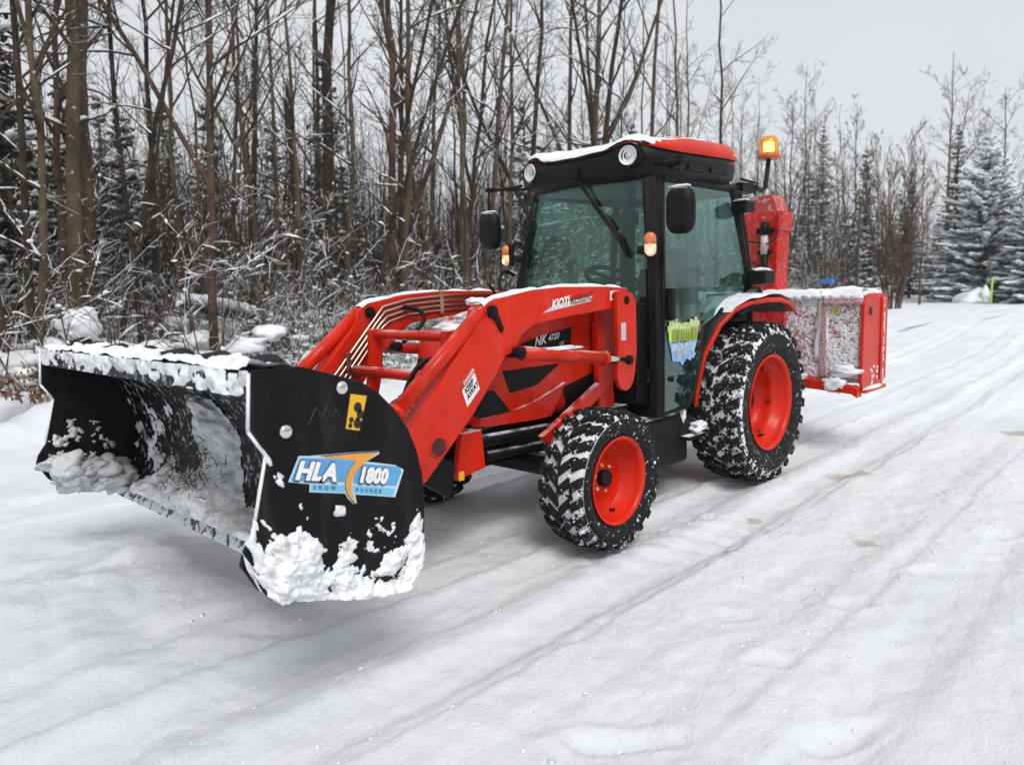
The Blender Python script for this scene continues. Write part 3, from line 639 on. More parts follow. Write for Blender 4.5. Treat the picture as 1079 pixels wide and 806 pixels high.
rgs = [np.array(roof_ring(a, z_, lift=(1 if k < 4 else .5), nn=96)) for k, (a, z_) in enumerate(RT[1:])]
def Proof(u_, v_):
    k = min(int(v_*(len(rgs)-1)), len(rgs)-2); t = v_*(len(rgs)-1)-k; j = u_*96; j0 = int(j) % 96; j1 = (j0+1) % 96
    a = lerp(rgs[k][j0], rgs[k][j1], j-int(j)); b_ = lerp(rgs[k+1][j0], rgs[k+1][j1], j-int(j)); return lerp(a, b_, t)
def Hroof(U, V):
    X = np.array([[Proof(U[i, j], V[i, j])[0] for j in range(U.shape[1])] for i in range(U.shape[0])]); Yy = np.array([[Proof(U[i, j], V[i, j])[1] for j in range(U.shape[1])] for i in range(U.shape[0])])
    front = sstep(.80, 1.05, X); near = sstep(.10, .50, Yy)*(1-front*.45)
    return .008*np.clip(V*2.2, 0, 1)*(1-.5*near) + .006*front*np.clip(V*6, 0, 1) + .022*fbm(X*9, Yy*9, 5, 3, .6) - .026*near*(1-sstep(.1, .8, V)) - .003 + .006*front
patch(Proof, Hroof, 97, 46, m, nrm=(0, 0, 1)); part(m, 'snow_cover', SNOW)
for s in (1, -1):
    L_ = empty('roof_light', (1.118-.93, s*.405, 2.218), TR); L_.rotation_euler = (0, 0, s*R(12))
    m = MB(); m.lathe([(.058, .014), (.061, .006), (.055, .003), (.048, -.008), (.036, -.003), (.025, -.010), (0, -.012)], 16, axis='x'); m.build('reflector', plain('gleam_white_reflector', (.86, .87, .88), .35, 0), L_, recalc=False)  # pale matt colour stands in for the gleam of a silvered bowl
    m = MB(); m.lathe([(.056, .010), (.040, .017), (0, .021)], 24, axis='x'); m.build('lens', CLEAR, L_)
    m = MB(); m.lathe([(.020, -.02), (.020, .0), (0, .004)], 12, axis='x'); m.build('bulb', plain('frosted_bulb', (.6, .62, .65), .2), L_)
    # turn signal on the corner post
    T_ = empty('turn_signal', (1.175-.93, s*.600, 1.664), TR); T_.rotation_euler = (0, 0, s*R(25))
    m = MB(); m.box((-.03, 0, 0), (.03, .075, .16)); m.box((-.06, -s*.05, -.03), (.06, .08, .05)); m.build('housing', BLACKC, T_, bevel=.012)
    def caps(sc, up):
        o = []
        for q in range(13):
            t = math.pi*q/12; o.append((sc*.035*math.cos(t), (.036 if up else -.036)+(1 if up else -1)*sc*.036*math.sin(t)))
        return [(sc*.035, .0006 if up else -.0006)] + o + [(-sc*.035, .0006 if up else -.0006)]
    for nm, up, mt in (('amber_lens', True, AMBER), ('lit_lens', False, BULB)):
        m = MB(); m.loft([[(x_, a, b_) for a, b_ in caps(sc, up)] for sc, x_ in ((1, 0.), (.97, .018), (.80, .027), (.4, .031))]); m.build(nm, mt, T_)
    m = MB(); m.blob((.026, 0, -.042), (.012, .017, .017), 1, .02, 1, 0, 2); m.build('bulb', BULBC, T_)
    # mirror
    M_ = empty('side_mirror', (1.15-.93, s*.79, 1.848), TR)
    m = MB()
    ring = lambda sc, x_: [(x_, sc*.088*math.copysign(abs(math.cos(t))**.55, math.cos(t)), sc*.135*math.copysign(abs(math.sin(t))**.55, math.sin(t))) for t in np.arange(28)*math.pi/14]
    m.loft([ring(.93, -.035), ring(1, -.02), ring(1, .005), ring(.92, .028), ring(.6, .042)], smooth=True)
    mh = m.build('mirror_shell', BLACK, M_)
    m = MB(); m.loft([ring(.90, -.036), ring(.90, -.038)]); m.build('mirror_glass', CHROME, M_)
    m = MB(); m.tube([(0, 0, .10), (0, 0, .29)], .009, 8); m.tube([(0, 0, .285), (-.10, -s*.24, .305)], .011, 8); m.tube([(0, 0, .285), (-.10, -s*.02, .30), (-.25, -s*.22, .30)], .009, 8); m.box((-.02, 0, .295), (.06, .05, .03)); m.build('mirror_arm', BLACKC, M_)
    m = MB(); m.blob((0, 0, .137), (.03, .07, .012), 3, .3, 2, 0, 2); m.build('snow_cover', SNOW, M_)
    # rear work lamps beside the back post
    m = MB(); m.box((-.03, s*.60, 1.965), (.15, .12, .085)); part(m, 'rear_lamp', BLACK, bevel=.015); m = MB(); m.box((-.08, s*.72, 1.46), (.16, .14, .10)); m.prism([(-.1, 1.40), (.05, 1.30), (.25, 1.22), (.2, 1.18), (-.2, 1.30)], s*.66-.05, s*.66+.05)
    part(m, 'fender_lamp', BLACK, bevel=.015)
    m = MB(); m.blob((-.08, s*.72, 1.513), (.08, .07, .014), 5, .2, 2, 0, 2); m.blob((-.03, s*.60, 2.01), (.07, .05, .008), 6, .2, 2, 0, 2); part(m, 'snow_cover', SNOW)
# wiper
m = MB(); m.tube([(1.15, .02, 2.13), (1.145, .12, 2.0), (1.15, .30, 1.80), (1.125, .42, 1.62)], [.016, .012, .009, .006], 6); m.tube([(1.165, .16, 1.95), (1.155, .33, 1.74), (1.135, .41, 1.60)], .010, 6); m.box((1.15, .01, 2.15), (.05, .07, .05))
part(m, 'wiper', BLACKC)
# beacon
Bc = empty('beacon', (-.66-.93, .50, 2.38), TR)
m = MB(); m.tube([(.52, .0, -.24), (.35, .02, -.23), (.12, .0, -.25), (.05, 0, -.22), (.0, 0, .0)], .018, 10); m.box((.42, .0, -.26), (.22, .10, .06)); m.tube([(.50, .02, -.2), (.32, .06, -.22), (.30, .03, -.30)], .010, 6); m.build('mast', BLACKC, Bc, bevel=.006)
m = MB(); m.lathe([(0, .0), (.082, .0), (.085, .02), (.078, .045), (.0, .045)], 28, axis='z'); m.build('lamp_base', plain('orange_base', (.55, .12, .03), .4), Bc)
m = MB(); m.lathe([(.074, .045), (.074, .12), (.066, .15), (.045, .17), (0, .178)], 28, axis='z'); m.build('dome', AMBERG, Bc, recalc=True)
m = MB(); m.lathe([(0, .05), (.036, .05), (.042, .09), (.036, .125), (0, .13)], 20, axis='z'); m.build('bulb', BEACON, Bc)
# fenders
LIP = [(.655, .615, .62), (.645, .62, .72), (.60, .645, .945), (.485, .70, 1.150), (.375, .75, 1.250), (.263, .80, 1.295), (.07, .845, 1.315), (-.11, .855, 1.315), (-.28, .85, 1.285), (-.42, .84, 1.21)]
for s in (1, -1):
    m = MB()
    inn = [(x_, s*.52, z_) for x_, y_, z_ in LIP]; mid = [(x_, s*(y_-.022-.05*max(0, .35-x_)), z_+.002) for x_, y_, z_ in LIP]; lp = [(x_, s*y_, z_) for x_, y_, z_ in LIP]
    dn = [(x_-.03*(.65-x_)*0 - .022*max(0, x_)/.65, s*(y_+.006), z_-.032*min(1, .35+(.65-x_))) for x_, y_, z_ in LIP]
    m.loft([inn, mid], 1, False, False); m.loft([mid, lp, dn], 0, False, False)
    fo = part(m, 'fender', [REDC, BLACKC]); so = fo.modifiers.new('solid', 'SOLIDIFY'); so.thickness = .012
    xs = np.array([q[0] for q in LIP])[::-1]; ysn = np.array([q[1] for q in LIP])[::-1]; zs = np.array([q[2] for q in LIP])[::-1]
    P = lambda u_, v_, s=s: (lerp(-.42, .50, u_), s*lerp(.54, float(np.interp(lerp(-.42, .50, u_), xs, ysn))+.004, v_), float(np.interp(lerp(-.42, .50, u_), xs, zs))+.008)
    m = MB(); patch(P, lambda U, V: .030*sstep(1.02, .60, U)*(1-.5*V**6)+.016*fbm(U*8, V*4, 3, 9)-.004, 50, 16, m, nrm=(0, 0, 1)); part(m, 'snow_cover', SNOW)
# interior
m = MB(); m.box((.25, 0, .95), (.50, .50, .16)); m.box((.02, 0, 1.25), (.14, .48, .62), M=Matrix.Rotation(R(-8), 3, 'Y')); m.box((-.03, 0, 1.62), (.09, .26, .16)); m.box((.2, .30, 1.14), (.3, .06, .05)); m.box((.2, -.30, 1.14), (.3, .06, .05))
part(m, 'seat', BLACKC, bevel=.03)
m = MB(); ctr = Vector((.74, 0, 1.47)); nrm_ = Vector((-.45, 0, .9)).normalized(); a_ = nrm_.cross(Vector((0, 1, 0))).normalized(); b_ = nrm_.cross(a_)
m.tube([tuple(ctr+.19*(math.cos(t)*a_+math.sin(t)*b_)) for t in np.linspace(0, 2*math.pi, 33)], .016, 8, cap=False)
for t in (.5, 2.6, 4.7): m.tube([tuple(ctr), tuple(ctr+.18*(math.cos(t)*a_+math.sin(t)*b_))], .014, 6)
m.tube([tuple(ctr), (.98, 0, 1.02)], .03, 8)
part(m, 'steering_wheel', BLACKC)
m = MB(); m.box((1.0, 0, 1.18), (.26, .5, .24)); m.tube([(.62, .08, 1.3), (.60, .08, 2.1)], .028, 8) ; m.box((.72, .10, 1.88), (.03, .22, .09)); m.tube([(.8, -.33, .9), (.76, -.35, 1.35)], .012, 6); m.tube([(.5, -.38, .9), (.48, -.36, 1.42)], .012, 6)
part(m, 'dashboard', BLACKC, bevel=.01)

# ------------------------------------------------------------------ SNOW PUSHER
PU = empty('snow_pusher', (3.6, 0, .40)); PLc = (-3.6, 0, -.40)
tag(PU, 'black box snow pusher blade with blue lettered end plate, raised on tractor loader', 'snow pusher')
PLATE = [(4.003, 1.185), (3.985, 1.188), (3.841, 1.185), (3.632, 1.120), (3.56, 1.072), (3.503, 1.014), (3.445, .935), (3.409, .849), (3.388, .75), (3.385, .655), (3.398, .47), (3.43, .43), (3.52, .385), (3.62, .40), (3.985, .490), (4.03, .54), (4.074, .621), (4.062, .66), (4.023, .716), (3.968, .933), (4.016, 1.012)]
for s in (1, -1):
    m = MB(); m.prism(PLATE, s*1.068-.010, s*1.068+.010); pl = m.build('end_plate', STEELB, PU, PLc, .003)
    for x_, z_ in ((3.703, 1.105), (3.907, .995)):
        m = MB(); m.lathe([(.022, s*1.078), (.022, s*1.083), (.016, s*1.087), (.008, s*1.090), (0, s*1.090)], 16, (x_, 0, z_))
        m.build('plate_bolt', CHROME, pl)
    # worn pale edge of the plate front
    m = MB()
    for a, b_ in (((4.005, 1.180), (4.019, 1.012)), ((4.019, 1.010), (3.971, .934)), ((3.970, .930), (4.022, .722))):
        m.tube([(a[0]+.001, s*1.068, a[1]), (b_[0]+.001, s*1.068, b_[1])], .006, 6)
    m.build('frosted_edge', SNOW, pl)
PROF = [(3.955, 1.185), (3.995, 1.178), (4.005, 1.165), (4.005, 1.105), (3.985, 1.100), (3.90, 1.110), (3.78, 1.07), (3.68, .99), (3.625, .88), (3.60, .76), (3.605, .64), (3.64, .53), (3.70, .445)]
m = MB()
out_ = PROF; inn = [(x_-.02, z_-.0) for x_, z_ in PROF[5:]][::-1]
from_ = PROF[5:]; tq = np.linspace(0, len(from_)-1, 26); curve = []
for q in tq:      # a smooth Catmull-Rom run through the concave face
    i = min(int(q), len(from_)-2); t = q-i; g = lambda k: np.array(from_[max(0, min(len(from_)-1, k))]); p0, p1, p2, p3 = g(i-1), g(i), g(i+1), g(i+2)
    curve.append(tuple(.5*((2*p1)+(-p0+p2)*t+(2*p0-5*p1+4*p2-p3)*t*t+(-p0+3*p1-3*p2+p3)*t**3)))
back = [(x_-.028, z_+.004) for x_, z_ in curve[::-1]][:-4]
ring = [(3.855, 1.12), (3.855, 1.178)] + PROF[:5] + curve + back
m.loft([[(x_, y_, z_) for x_, z_ in ring] for y_ in (-1.058, 1.058)], caps=False, smooth=True)
mo = m.build('moldboard', snowed('smeared_pusher_steel', (.005, .005, .006), .45, None, None, speck=(26, .56, .38), spec=.16), PU, PLc, .0); es = mo.modifiers.new('edges', 'EDGE_SPLIT'); es.split_angle = R(35)
m = MB(); m.prism([(3.685, .455), (3.700, .445), (3.725, .395), (3.712, .392)], -1.05, 1.05); m.build('cutting_edge', snowed('snowy_worn_steel', (.03, .028, .027), .5, None, None, speck=(20, .44, .85)), PU, PLc)
m = MB(); m.tube([(3.56, -1.05, .62), (3.56, 1.05, .62)], .05, 4); m.box((3.50, 0, .66), (.06, 1.2, .44)); part(m, 'coupler_frame', BLACK, PU, .006, PLc)
for k, y_ in enumerate((.86, .52, .19, -.14, -.47, -.80)):
    m = MB(); nn = 12; ring0 = [[(3.862+.035*f, y_+.13*math.cos(t), 1.165+.046*(1-.10*f)*math.sin(t)) for t in np.linspace(0, math.pi, nn)] for f in (-1, -.6, 0, .6, 1)]
    m.loft(ring0, closed=False, caps=False); m.add(ring0[-1], [tuple(range(nn))]); m.add(ring0[0], [tuple(range(nn))])
    m.prism([(3.62, .5), (3.57, .64), (3.56, .78), (3.60, .98), (3.80, 1.12), (3.83, 1.17), (3.62, 1.12), (3.47, .8), (3.5, .5)], y_-.012, y_+.012)
    m.build('stiffening_rib', STEELB, PU, PLc)
# end plate decal
m = MB(); yD = 1.0795
def dec(pts, mat, k): m.add([(x_, yD+.0012*k, z_) for x_, z_ in pts], [tuple(range(len(pts)))], mat)
dec([(3.91, .841), (3.87, .914), (3.838, .908), (3.69, .893), (3.574, .878), (3.572, .868), (3.626, .851), (3.511, .818), (3.473, .794), (3.515, .706), (3.676, .751), (3.671, .72), (3.686, .722), (3.704, .743), (3.713, .762), (3.842, .795), (3.838, .819)], 5, 0)
dec([(3.902, .844), (3.865, .907), (3.797, .893), (3.667, .861), (3.693, .837), (3.708, .812), (3.711, .799)], 1, 1)
dec([(3.682, .789), (3.674, .825), (3.652, .846), (3.626, .844), (3.492, .808), (3.484, .788), (3.51, .744)], 1, 1)
dec([(3.832, .816), (3.713, .79), (3.712, .766), (3.837, .799)], 6, 1); dec([(3.684, .782), (3.513, .736), (3.523, .713), (3.682, .757)], 6, 1)
sw_ = [(3.797, .898), (3.69, .888), (3.579, .874), (3.626, .855), (3.658, .835), (3.68, .813), (3.689, .788), (3.689, .762), (3.678, .725), (3.692, .736), (3.706, .761), (3.712, .789), (3.707, .814), (3.693, .837), (3.669, .859), (3.671, .866)]
sc_ = np.mean(sw_, axis=0); dec([tuple(np.array(q)+(np.array(q)-sc_)*.06) for q in sw_], 3, 1.6); dec(sw_, 2, 2.2)
text(m, 'HLA', (3.892, yD+.003, .845), (-1, 0, -.25), (.0, 0, 1), .058, 3, .0005, .085, .42, .90, 1.02); text(m, 'HLA', (3.890, yD+.0035, .848), (-1, 0, -.25), (.0, 0, 1), .055, 0, .001, .05, .42, .94, 1.02)
text(m, '1800', (3.668, yD+.003, .790), (-1, 0, -.26), (0, 0, 1), .051, 3, .0005, .10, .40, .76, 1.04); text(m, '1800', (3.665, yD+.0035, .793), (-1, 0, -.26), (0, 0, 1), .048, 0, .001, .065, .40, .80, 1.04)
text(m, 'SNOW', (3.828, yD+.002, .8015), (-1, 0, -.25), (0, 0, 1), .012, 3, .001, .02, .2, .9, 2.3); text(m, 'PUSHER', (3.674, yD+.002, .760), (-1, 0, -.27), (0, 0, 1), .013, 3, .001, .02, .2, .9, 2.0)
m.build('name_decal', [WHITEP, BLUEP, ORGP, NAVYP, YELP, plain('pale_blue_edge', (.50, .66, .76), .5), plain('light_blue_print', (.16, .48, .72), .5)], PU, PLc)
m = MB(); dec([(3.672, 1.082), (3.610, 1.068), (3.646, .958), (3.698, .972)], 0, 0)
for c_, k in (((3.648, 1.035), .016), ((3.640, 1.012), .014), ((3.652, .995), .008), ((3.675, .998), .009), ((3.680, .980), .008), ((3.652, .982), .015)): dec([(c_[0]+k*math.cos(t), c_[1]+k*1.1*math.sin(t)) for t in np.arange(9)*2*math.pi/9], 1, 1)
dec([(3.665, .995), (3.64, .99), (3.643, .972), (3.668, .977)], 1, 1.5)
m.build('warning_sticker', [YELP, BLKP], PU, PLc)
m = MB()
for p in (((3.83, 1.005), (3.80, 1.055), (3.785, 1.03)), ((3.78, 1.02), (3.765, 1.05), (3.75, 1.03), (3.765, 1.015)), ((3.74, 1.02), (3.73, 1.045), (3.72, 1.02))): m.tube([(a, 1.0785, b_) for a, b_ in p], .0025, 4)
m.build('scrawl', plain('grey_chalk', (.05, .05, .05), .8), PU, PLc)
# snow on the pusher: top shelf, front lip, lower end plates, load in the mouth
ribs = (.86, .52, .19, -.14, -.47, -.80)
def Hs(U, V):
    Yv = lerp(-1.06, 1.06, U); t = .024+.040*fbm(Yv*9, V*2, 4, 13)+.014*fbm(Yv*30, V*5, 3, 15)
    for y_ in ribs: t = t - .06*np.exp(-((Yv-y_-.0)/.11)**4)*(1-sstep(.30+.25*fbm(Yv*12, Yv*0, 2, 16), .62, V))
    return t*(1-.55*sstep(.9, 1, V)) - .001
m = MB(); patch(lambda u_, v_: (lerp(3.84, 4.008, v_), lerp(-1.06, 1.06, u_), 1.178), Hs, 220, 18, m, 0, nrm=(0, 0, 1))
def Hl(U, V):
    Yv = lerp(-1.06, 1.06, U); return .010 + .026*fbm(Yv*5, V*.8, 3, 19) + .020*fbm(Yv*26, V*2.5, 3, 21) - .014*V**2 - .002
patch(lambda u_, v_: (4.006, lerp(-1.06, 1.06, u_), lerp(1.187, 1.108, v_)), Hl, 260, 14, m, 1, nrm=(1, 0, 0))
def Hr(U, V):
    Yv = lerp(-1.05, -.35, U); return .02*fbm(Yv*8, V*2, 3, 33) - .002
patch(lambda u_, v_: (4.022, lerp(-.98, -.50, u_), lerp(1.182, 1.12, v_)), Hr, 50, 10, m, 2, nrm=(1, 0, 0))
m.build('shelf_snow', [SNOW, SNOWG, SNOWR], PU, PLc)
m = MB()
def Hp(U, V):   # U along x from front to rear, V upward
    n_ = fbm(U*5, V*3.4, 5, 25, .62); n2_ = fbm(U*24, V*14, 4, 27, .65)
    lim = .64 + .10*np.sin(U*6+.3) - .10*sstep(.7, 1, U) - .08*sstep(.25, 0, U)
    hole = np.exp(-((U-.36)/.07)**2-((V-.60)/.14)**2) + .8*np.exp(-((U-.40)/.05)**2-((V-.38)/.12)**2)
    return (.034*sstep(lim+.22, lim-.42, V) + n_*.046 + n2_*.019 - .011 - .05*hole)*sstep(-.08, .03, U)*sstep(1.03, .92, U) - .006*sstep(.93, 1, U)
def Pp(u_, v_):
    zb = float(np.interp(u_, (0, .06, .14, .66, .82, .95, 1), (.61, .54, .488, .40, .383, .43, .47)))
    xf = float(np.interp(v_, (0, .2, .38, .5, 1), (4.06, 4.07, 4.035, 4.018, 3.985)))
    return (lerp(xf, 3.392, u_), 1.078, zb-.012 + v_*.36)
patch(Pp, Hp, 130, 84, m, 0, nrm=(0, 1, 0))
m.blob((3.742, 1.088, .712), (.022, .012, .02), 4, .3, 2, 0, 2)
m.build('end_plate_snow', SNOWD, PU, PLc)
m = MB()
px_, pz_ = np.array([q[0] for q in PROF[5:]]), np.array([q[1] for q in PROF[5:]])
tt = np.linspace(0, 1, len(px_))
def Pm(u_, v_): return (float(np.interp(v_, tt, px_))+.004, lerp(-1.055, 1.055, u_), float(np.interp(v_, tt, pz_)))
def Hm(U, V):
    Yv = lerp(-1.055, 1.055, U)
    n_ = fbm(Yv*3.2, V*4, 5, 35)
    lump = .17*np.exp(-((Yv+.04)/.17)**2 - ((V-.50)/.28)**2) + .12*np.exp(-((Yv+.05)/.40)**2-((V-.92)/.18)**2) - .10*np.exp(-((Yv-.85)/.16)**2-((V-.45)/.25)**2)
    low = .085*sstep(.74, .99, V + .18*fbm(Yv*2.4, V*0, 3, 37)) 
    nearl = -.05*np.exp(-((Yv-.75)/.30)**2)*(1-.7*sstep(.8, 1, V))
    return lump + low + nearl + .085*n_ - .058 + .055*fbm(Yv*14, V*12, 4, 39, .62) - .09*sstep(.08, .26, Yv)*sstep(.97, .76, V)
patch(Pm, lambda U, V: -Hm(U, V)*0+Hm(U, V), 190, 90, m, 0, nrm=(.86, 0, .5))
def Hf(U, V):
    return .035*sstep(.62, .1, V+.25*fbm(U*3, U*0, 2, 81)) + .06*fbm(U*6, V*6, 5, 83) + .02*fbm(U*22, V*22, 3, 85) - .016
patch(lambda u_, v_: (lerp(4.02, 3.66, u_), -1.056, lerp(.515, .425, u_)+.34*v_), Hf, 80, 60, m, 0, nrm=(0, 1, 0))
random.seed(21)
for k in range(34):
    f = random.random(); m.blob((lerp(3.97, 3.70, f), -1.03+random.uniform(-.02, .08), lerp(.55, .46, f)+random.uniform(-.02, .10)*(1-.6*f)), (random.uniform(.06, .10), .06, random.uniform(.035, .065)), k, .36, 1.6, 0, 3)
m.build('load_snow', SNOWL, PU, PLc)
m = MB(); random.seed(12)
for k in range(260):
    y_ = random.gauss(-.06, .09); v_ = min(.98, max(.35, random.gauss(.66, .10))); b_ = Vector(Pm((y_+1.055)/2.11, v_)); b_ += Vector((random.uniform(.05, .20), 0, .02))
    dr_ = Vector((random.uniform(-.3, 1), random.uniform(-1, 1), random.uniform(-.8, .8))).normalized()*random.uniform(.02, .06); m.tube([tuple(b_), tuple(b_+dr_*.5+Vector((0, 0, .006))), tuple(b_+dr_)], [.0022, .002, .0008], 3, cap=False)
m.build('grass_clumps', plain('dead_grass', (.07, .055, .03), .9, vary=.4), PU, PLc)

# ------------------------------------------------------------------ REAR SNOW BLOWER
BL = empty('rear_snow_blower', (-1.5, 0, .45)); BLc = (1.5, 0, -.45)
tag(BL, 'red snow blower mounted behind the tractor, its housing caked with snow', 'snow blower')
m = MB(); m.box((-1.31, 0, .94), (.02, 2.04, .72)); m.box((-1.56, 0, 1.295), (.50, 2.04, .015)); m.box((-1.40, 0, .94), (.16, .9, .68)); m.box((-1.29, .72, .94), (.035, .05, .62)); m.box((-1.29, -.72, .94), (.035, .05, .62)); m.box((-1.275, .88, 1.26), (.05, .30, .05))
m.build('auger_housing', REDP, BL, BLc, .004)
for s in (1, -1):
    m = MB(); m.prism([(-1.27, 1.25), (-1.40, 1.312), (-1.82, 1.312), (-1.82, .56), (-1.72, .50), (-1.30, .50), (-1.26, .58)], s*1.035-.012, s*1.035+.012)
    sp = m.build('side_plate', REDC if s > 0 else REDF, BL, BLc, .004)
    m = MB(); m.box((-1.75, s*1.053, .93), (.14, .014, .70)); m.box((-1.55, s*1.055, .515), (.5, .035, .03)); m.build('skid_flange', REDC, sp, (0, 0, 0), .004)
    m = MB(); m.box((-1.42, s*1.050, 1.17), (.05, .006, .06)); m.build('plate_bolt', BLACKC, sp)
m = MB(); random.seed(6)
for k in range(46):
    z_ = random.uniform(.56, 1.28); m.blob((-1.735+random.uniform(-.012, .012), 1.060, z_), (.006, .004, random.uniform(.006, .022)), k, .4, 2, 0, 1)
for k in range(12): m.blob((-1.5+random.uniform(-.15, .1), 1.05, random.uniform(.54, .72)), (.015, .005, .02), k, .4, 2, 0, 1)
m.blob((-1.52, 1.05, .53), (.24, .03, .018), 3, .3, 2, 0, 2)
Pb = lambda u_, v_: (lerp(-1.262, -1.80, v_), lerp(-1.02, 1.02, u_), 1.300)
patch(Pb, lambda U, V: (.048+.05*fbm(U*9, V*2, 4, 43)+.02*fbm(U*40, V*8, 3, 44))*np.minimum(1, V*9)**.5*np.minimum(1, (1-V)*9)**.5+.0005, 120, 26, m, 0, nrm=(0, 0, 1))
for k in range(5): m.blob((-1.36-.09*k, .97+.01*(k % 2), 1.318), (.07, .06, .030), k, .35, 2, 0, 2)
for k in range(26): m.blob((-1.285, -.98+.078*k, 1.295), (.030, .06, .022), k, .4, 2, 0, 2)
Pv = lambda u_, v_: (-1.298, lerp(.34, 1.0, u_), lerp(.62, 1.29, v_))
patch(Pv, lambda U, V: .005*(fbm(U*34, V*38, 5, 45, .7)*1.7 - .32 + 1.1*fbm(U*3.5, V*3, 3, 47) + .5*sstep(.3, 0, V) + .25*sstep(.2, .6, U)-.3*sstep(.5, .1, U)*sstep(.5, 1, V)), 110, 110, m, 1, nrm=(1, 0, 0))
m.blob((-1.23, .84, .57), (.06, .10, .075), 8, .3, 2, 1, 3); m.blob((-1.25, .90, .68), (.05, .12, .05), 9, .4, 2, 0, 3); m.blob((-1.29, .70, .98), (.012, .05, .28), 10, .35, 2, 1, 3)
m.build('housing_snow', [SNOW, snow_mat('frost_grey', .6, 3, (.25, .2, .2))], BL, BLc)
m = MB(); m.prism([(.15, .56), (1.0, .50), (1.0, .56), (.15, .66)], -1.30, -1.19, axis='x'); m.prism([(.15, .63), (.6, .60), (.62, .64), (.15, .68)], -1.25, -1.16, 1, axis='x')
m.prism([(.98, .50), (1.03, .47), (1.03, .54), (.98, .57)], -1.32, -1.20, axis='x'); m.box((-1.22, -.55, .57), (.10, .8, .09)); m.build('lower_frame', [REDC, SNOW], BL, BLc, .004)
m = MB(); m.add([(-1.2965, .77, 1.145), (-1.2965, .85, 1.14), (-1.2965, .845, 1.225), (-1.2965, .775, 1.23)], [(0, 1, 2, 3)]); m.build('frosted_sticker', snowed('frosted_yellow', (.55, .42, .03), .6, None, None, (60, .50, .6)), BL, BLc)
m = MB(); m.prism([(-.14, 1.30), (.26, 1.30), (.30, 1.0), (.30, .5), (-.30, .5), (-.30, 1.0)], -1.30, -1.12, axis='x'); m.box((-1.0, .22, .55), (.75, .05, .07)); m.box((-1.0, -.22, .55), (.75, .05, .07)); m.tube([(-.45, .0, 1.05), (-1.2, 0, 1.2)], .03, 8); m.box((-1.14, .20, 1.14), (.06, .50, .18))
m.build('hitch_frame', REDF, BL, BLc, .006)
m = MB()
for k in range(60):
    t = k*.35; y_ = -1.0+2.0*k/59; t2 = (k+1)*.35; 
    if k < 59:
        y2 = -1.0+2.0*(k+1)/59; m.add([(-1.6+.05*math.cos(t), y_, .92+.05*math.sin(t)), (-1.6+.22*math.cos(t), y_, .92+.22*math.sin(t)), (-1.6+.22*math.cos(t2), y2, .92+.22*math.sin(t2)), (-1.6+.05*math.cos(t2), y2, .92+.05*math.sin(t2))], [(0, 1, 2, 3)])
m.tube([(-1.6, -1.02, .92), (-1.6, 1.02, .92)], .05, 12); m.build('auger', REDF, BL, BLc)
CH = empty('discharge_chute', (-1.65+1.5, .06, 1.30-.45), BL)
m = MB()
for z0, z1, w0, w1 in ((.0, .10, .30, .30), (.10, .62, .27, .29)):
    m.loft([[(x_*k[1]/2*.9, y_*k[1]/2, k[0]) for x_, y_ in ((-1, -1), (1, -1), (1, 1), (-1, 1))] for k in ((z0, w0), (z1, w1))], smooth=False)
m.lathe([(.19, -.02), (.19, .035), (.15, .035)], 24, axis='z'); m.build('chute_trunk', REDF, CH, bevel=.008); CH.scale = (1, 1, .96)
m = MB()
m.loft([[(x_*.13, y_*k[1], k[0]) for x_, y_ in ((-1, -1), (1, -1), (1, 1), (-1, 1))] for k in ((.62, .165), (.80, .175))], smooth=False)
for s in (1, -1): m.prism([(s*.150, .56), (s*.185, .62), (s*.20, .72), (s*.20, .80), (s*.165, .80), (s*.150, .70)], .10, .155, axis='x')
m.build('chute_hood', REDF, CH, bevel=.006)
m = MB(); m.loft([[(x_*.12+k[2], y_*k[1], k[0]) for x_, y_ in ((-1, -1), (1, -1), (1, 1), (-1, 1))] for k in ((.80, .135, 0), (.95, .10, .02))], smooth=False); m.build('chute_cap', snowed('faded_red_paint', (.50, .05, .04), .5, None, None, (20, .55, .3), film=.3), CH, bevel=.006)
m = MB(); m.tube([(.18, .045, .14), (.18, .045, .40)], [.020, .036], 10); m.tube([(.18, .045, .58), (.18, .045, .70)], .038, 10); m.box((.17, .045, .62), (.05, .15, .05)); m.box((.165, .045, .42), (.05, .12, .04)); m.box((.17, .045, .20), (.05, .06, .08)); m.tube(arc((.19, -.14, .52), (.19, .03, .50), (.24, -.06, .54)), .008, 6); m.tube(arc((.19, -.14, .30), (.19, .03, .28), (.24, -.06, .36)), .008, 6); m.tube(arc((.19, .06, .50), (.16, .15, .56), (.24, .12, .48)), .008, 6)
hc = m.build('chute_cylinder', BLACKC, CH)
m = MB(); m.tube([(.18, .045, .40), (.18, .045, .58)], .034, 12); m.build('cylinder_barrel', plain('pale_barrel', (.5, .45, .42), .4), CH)

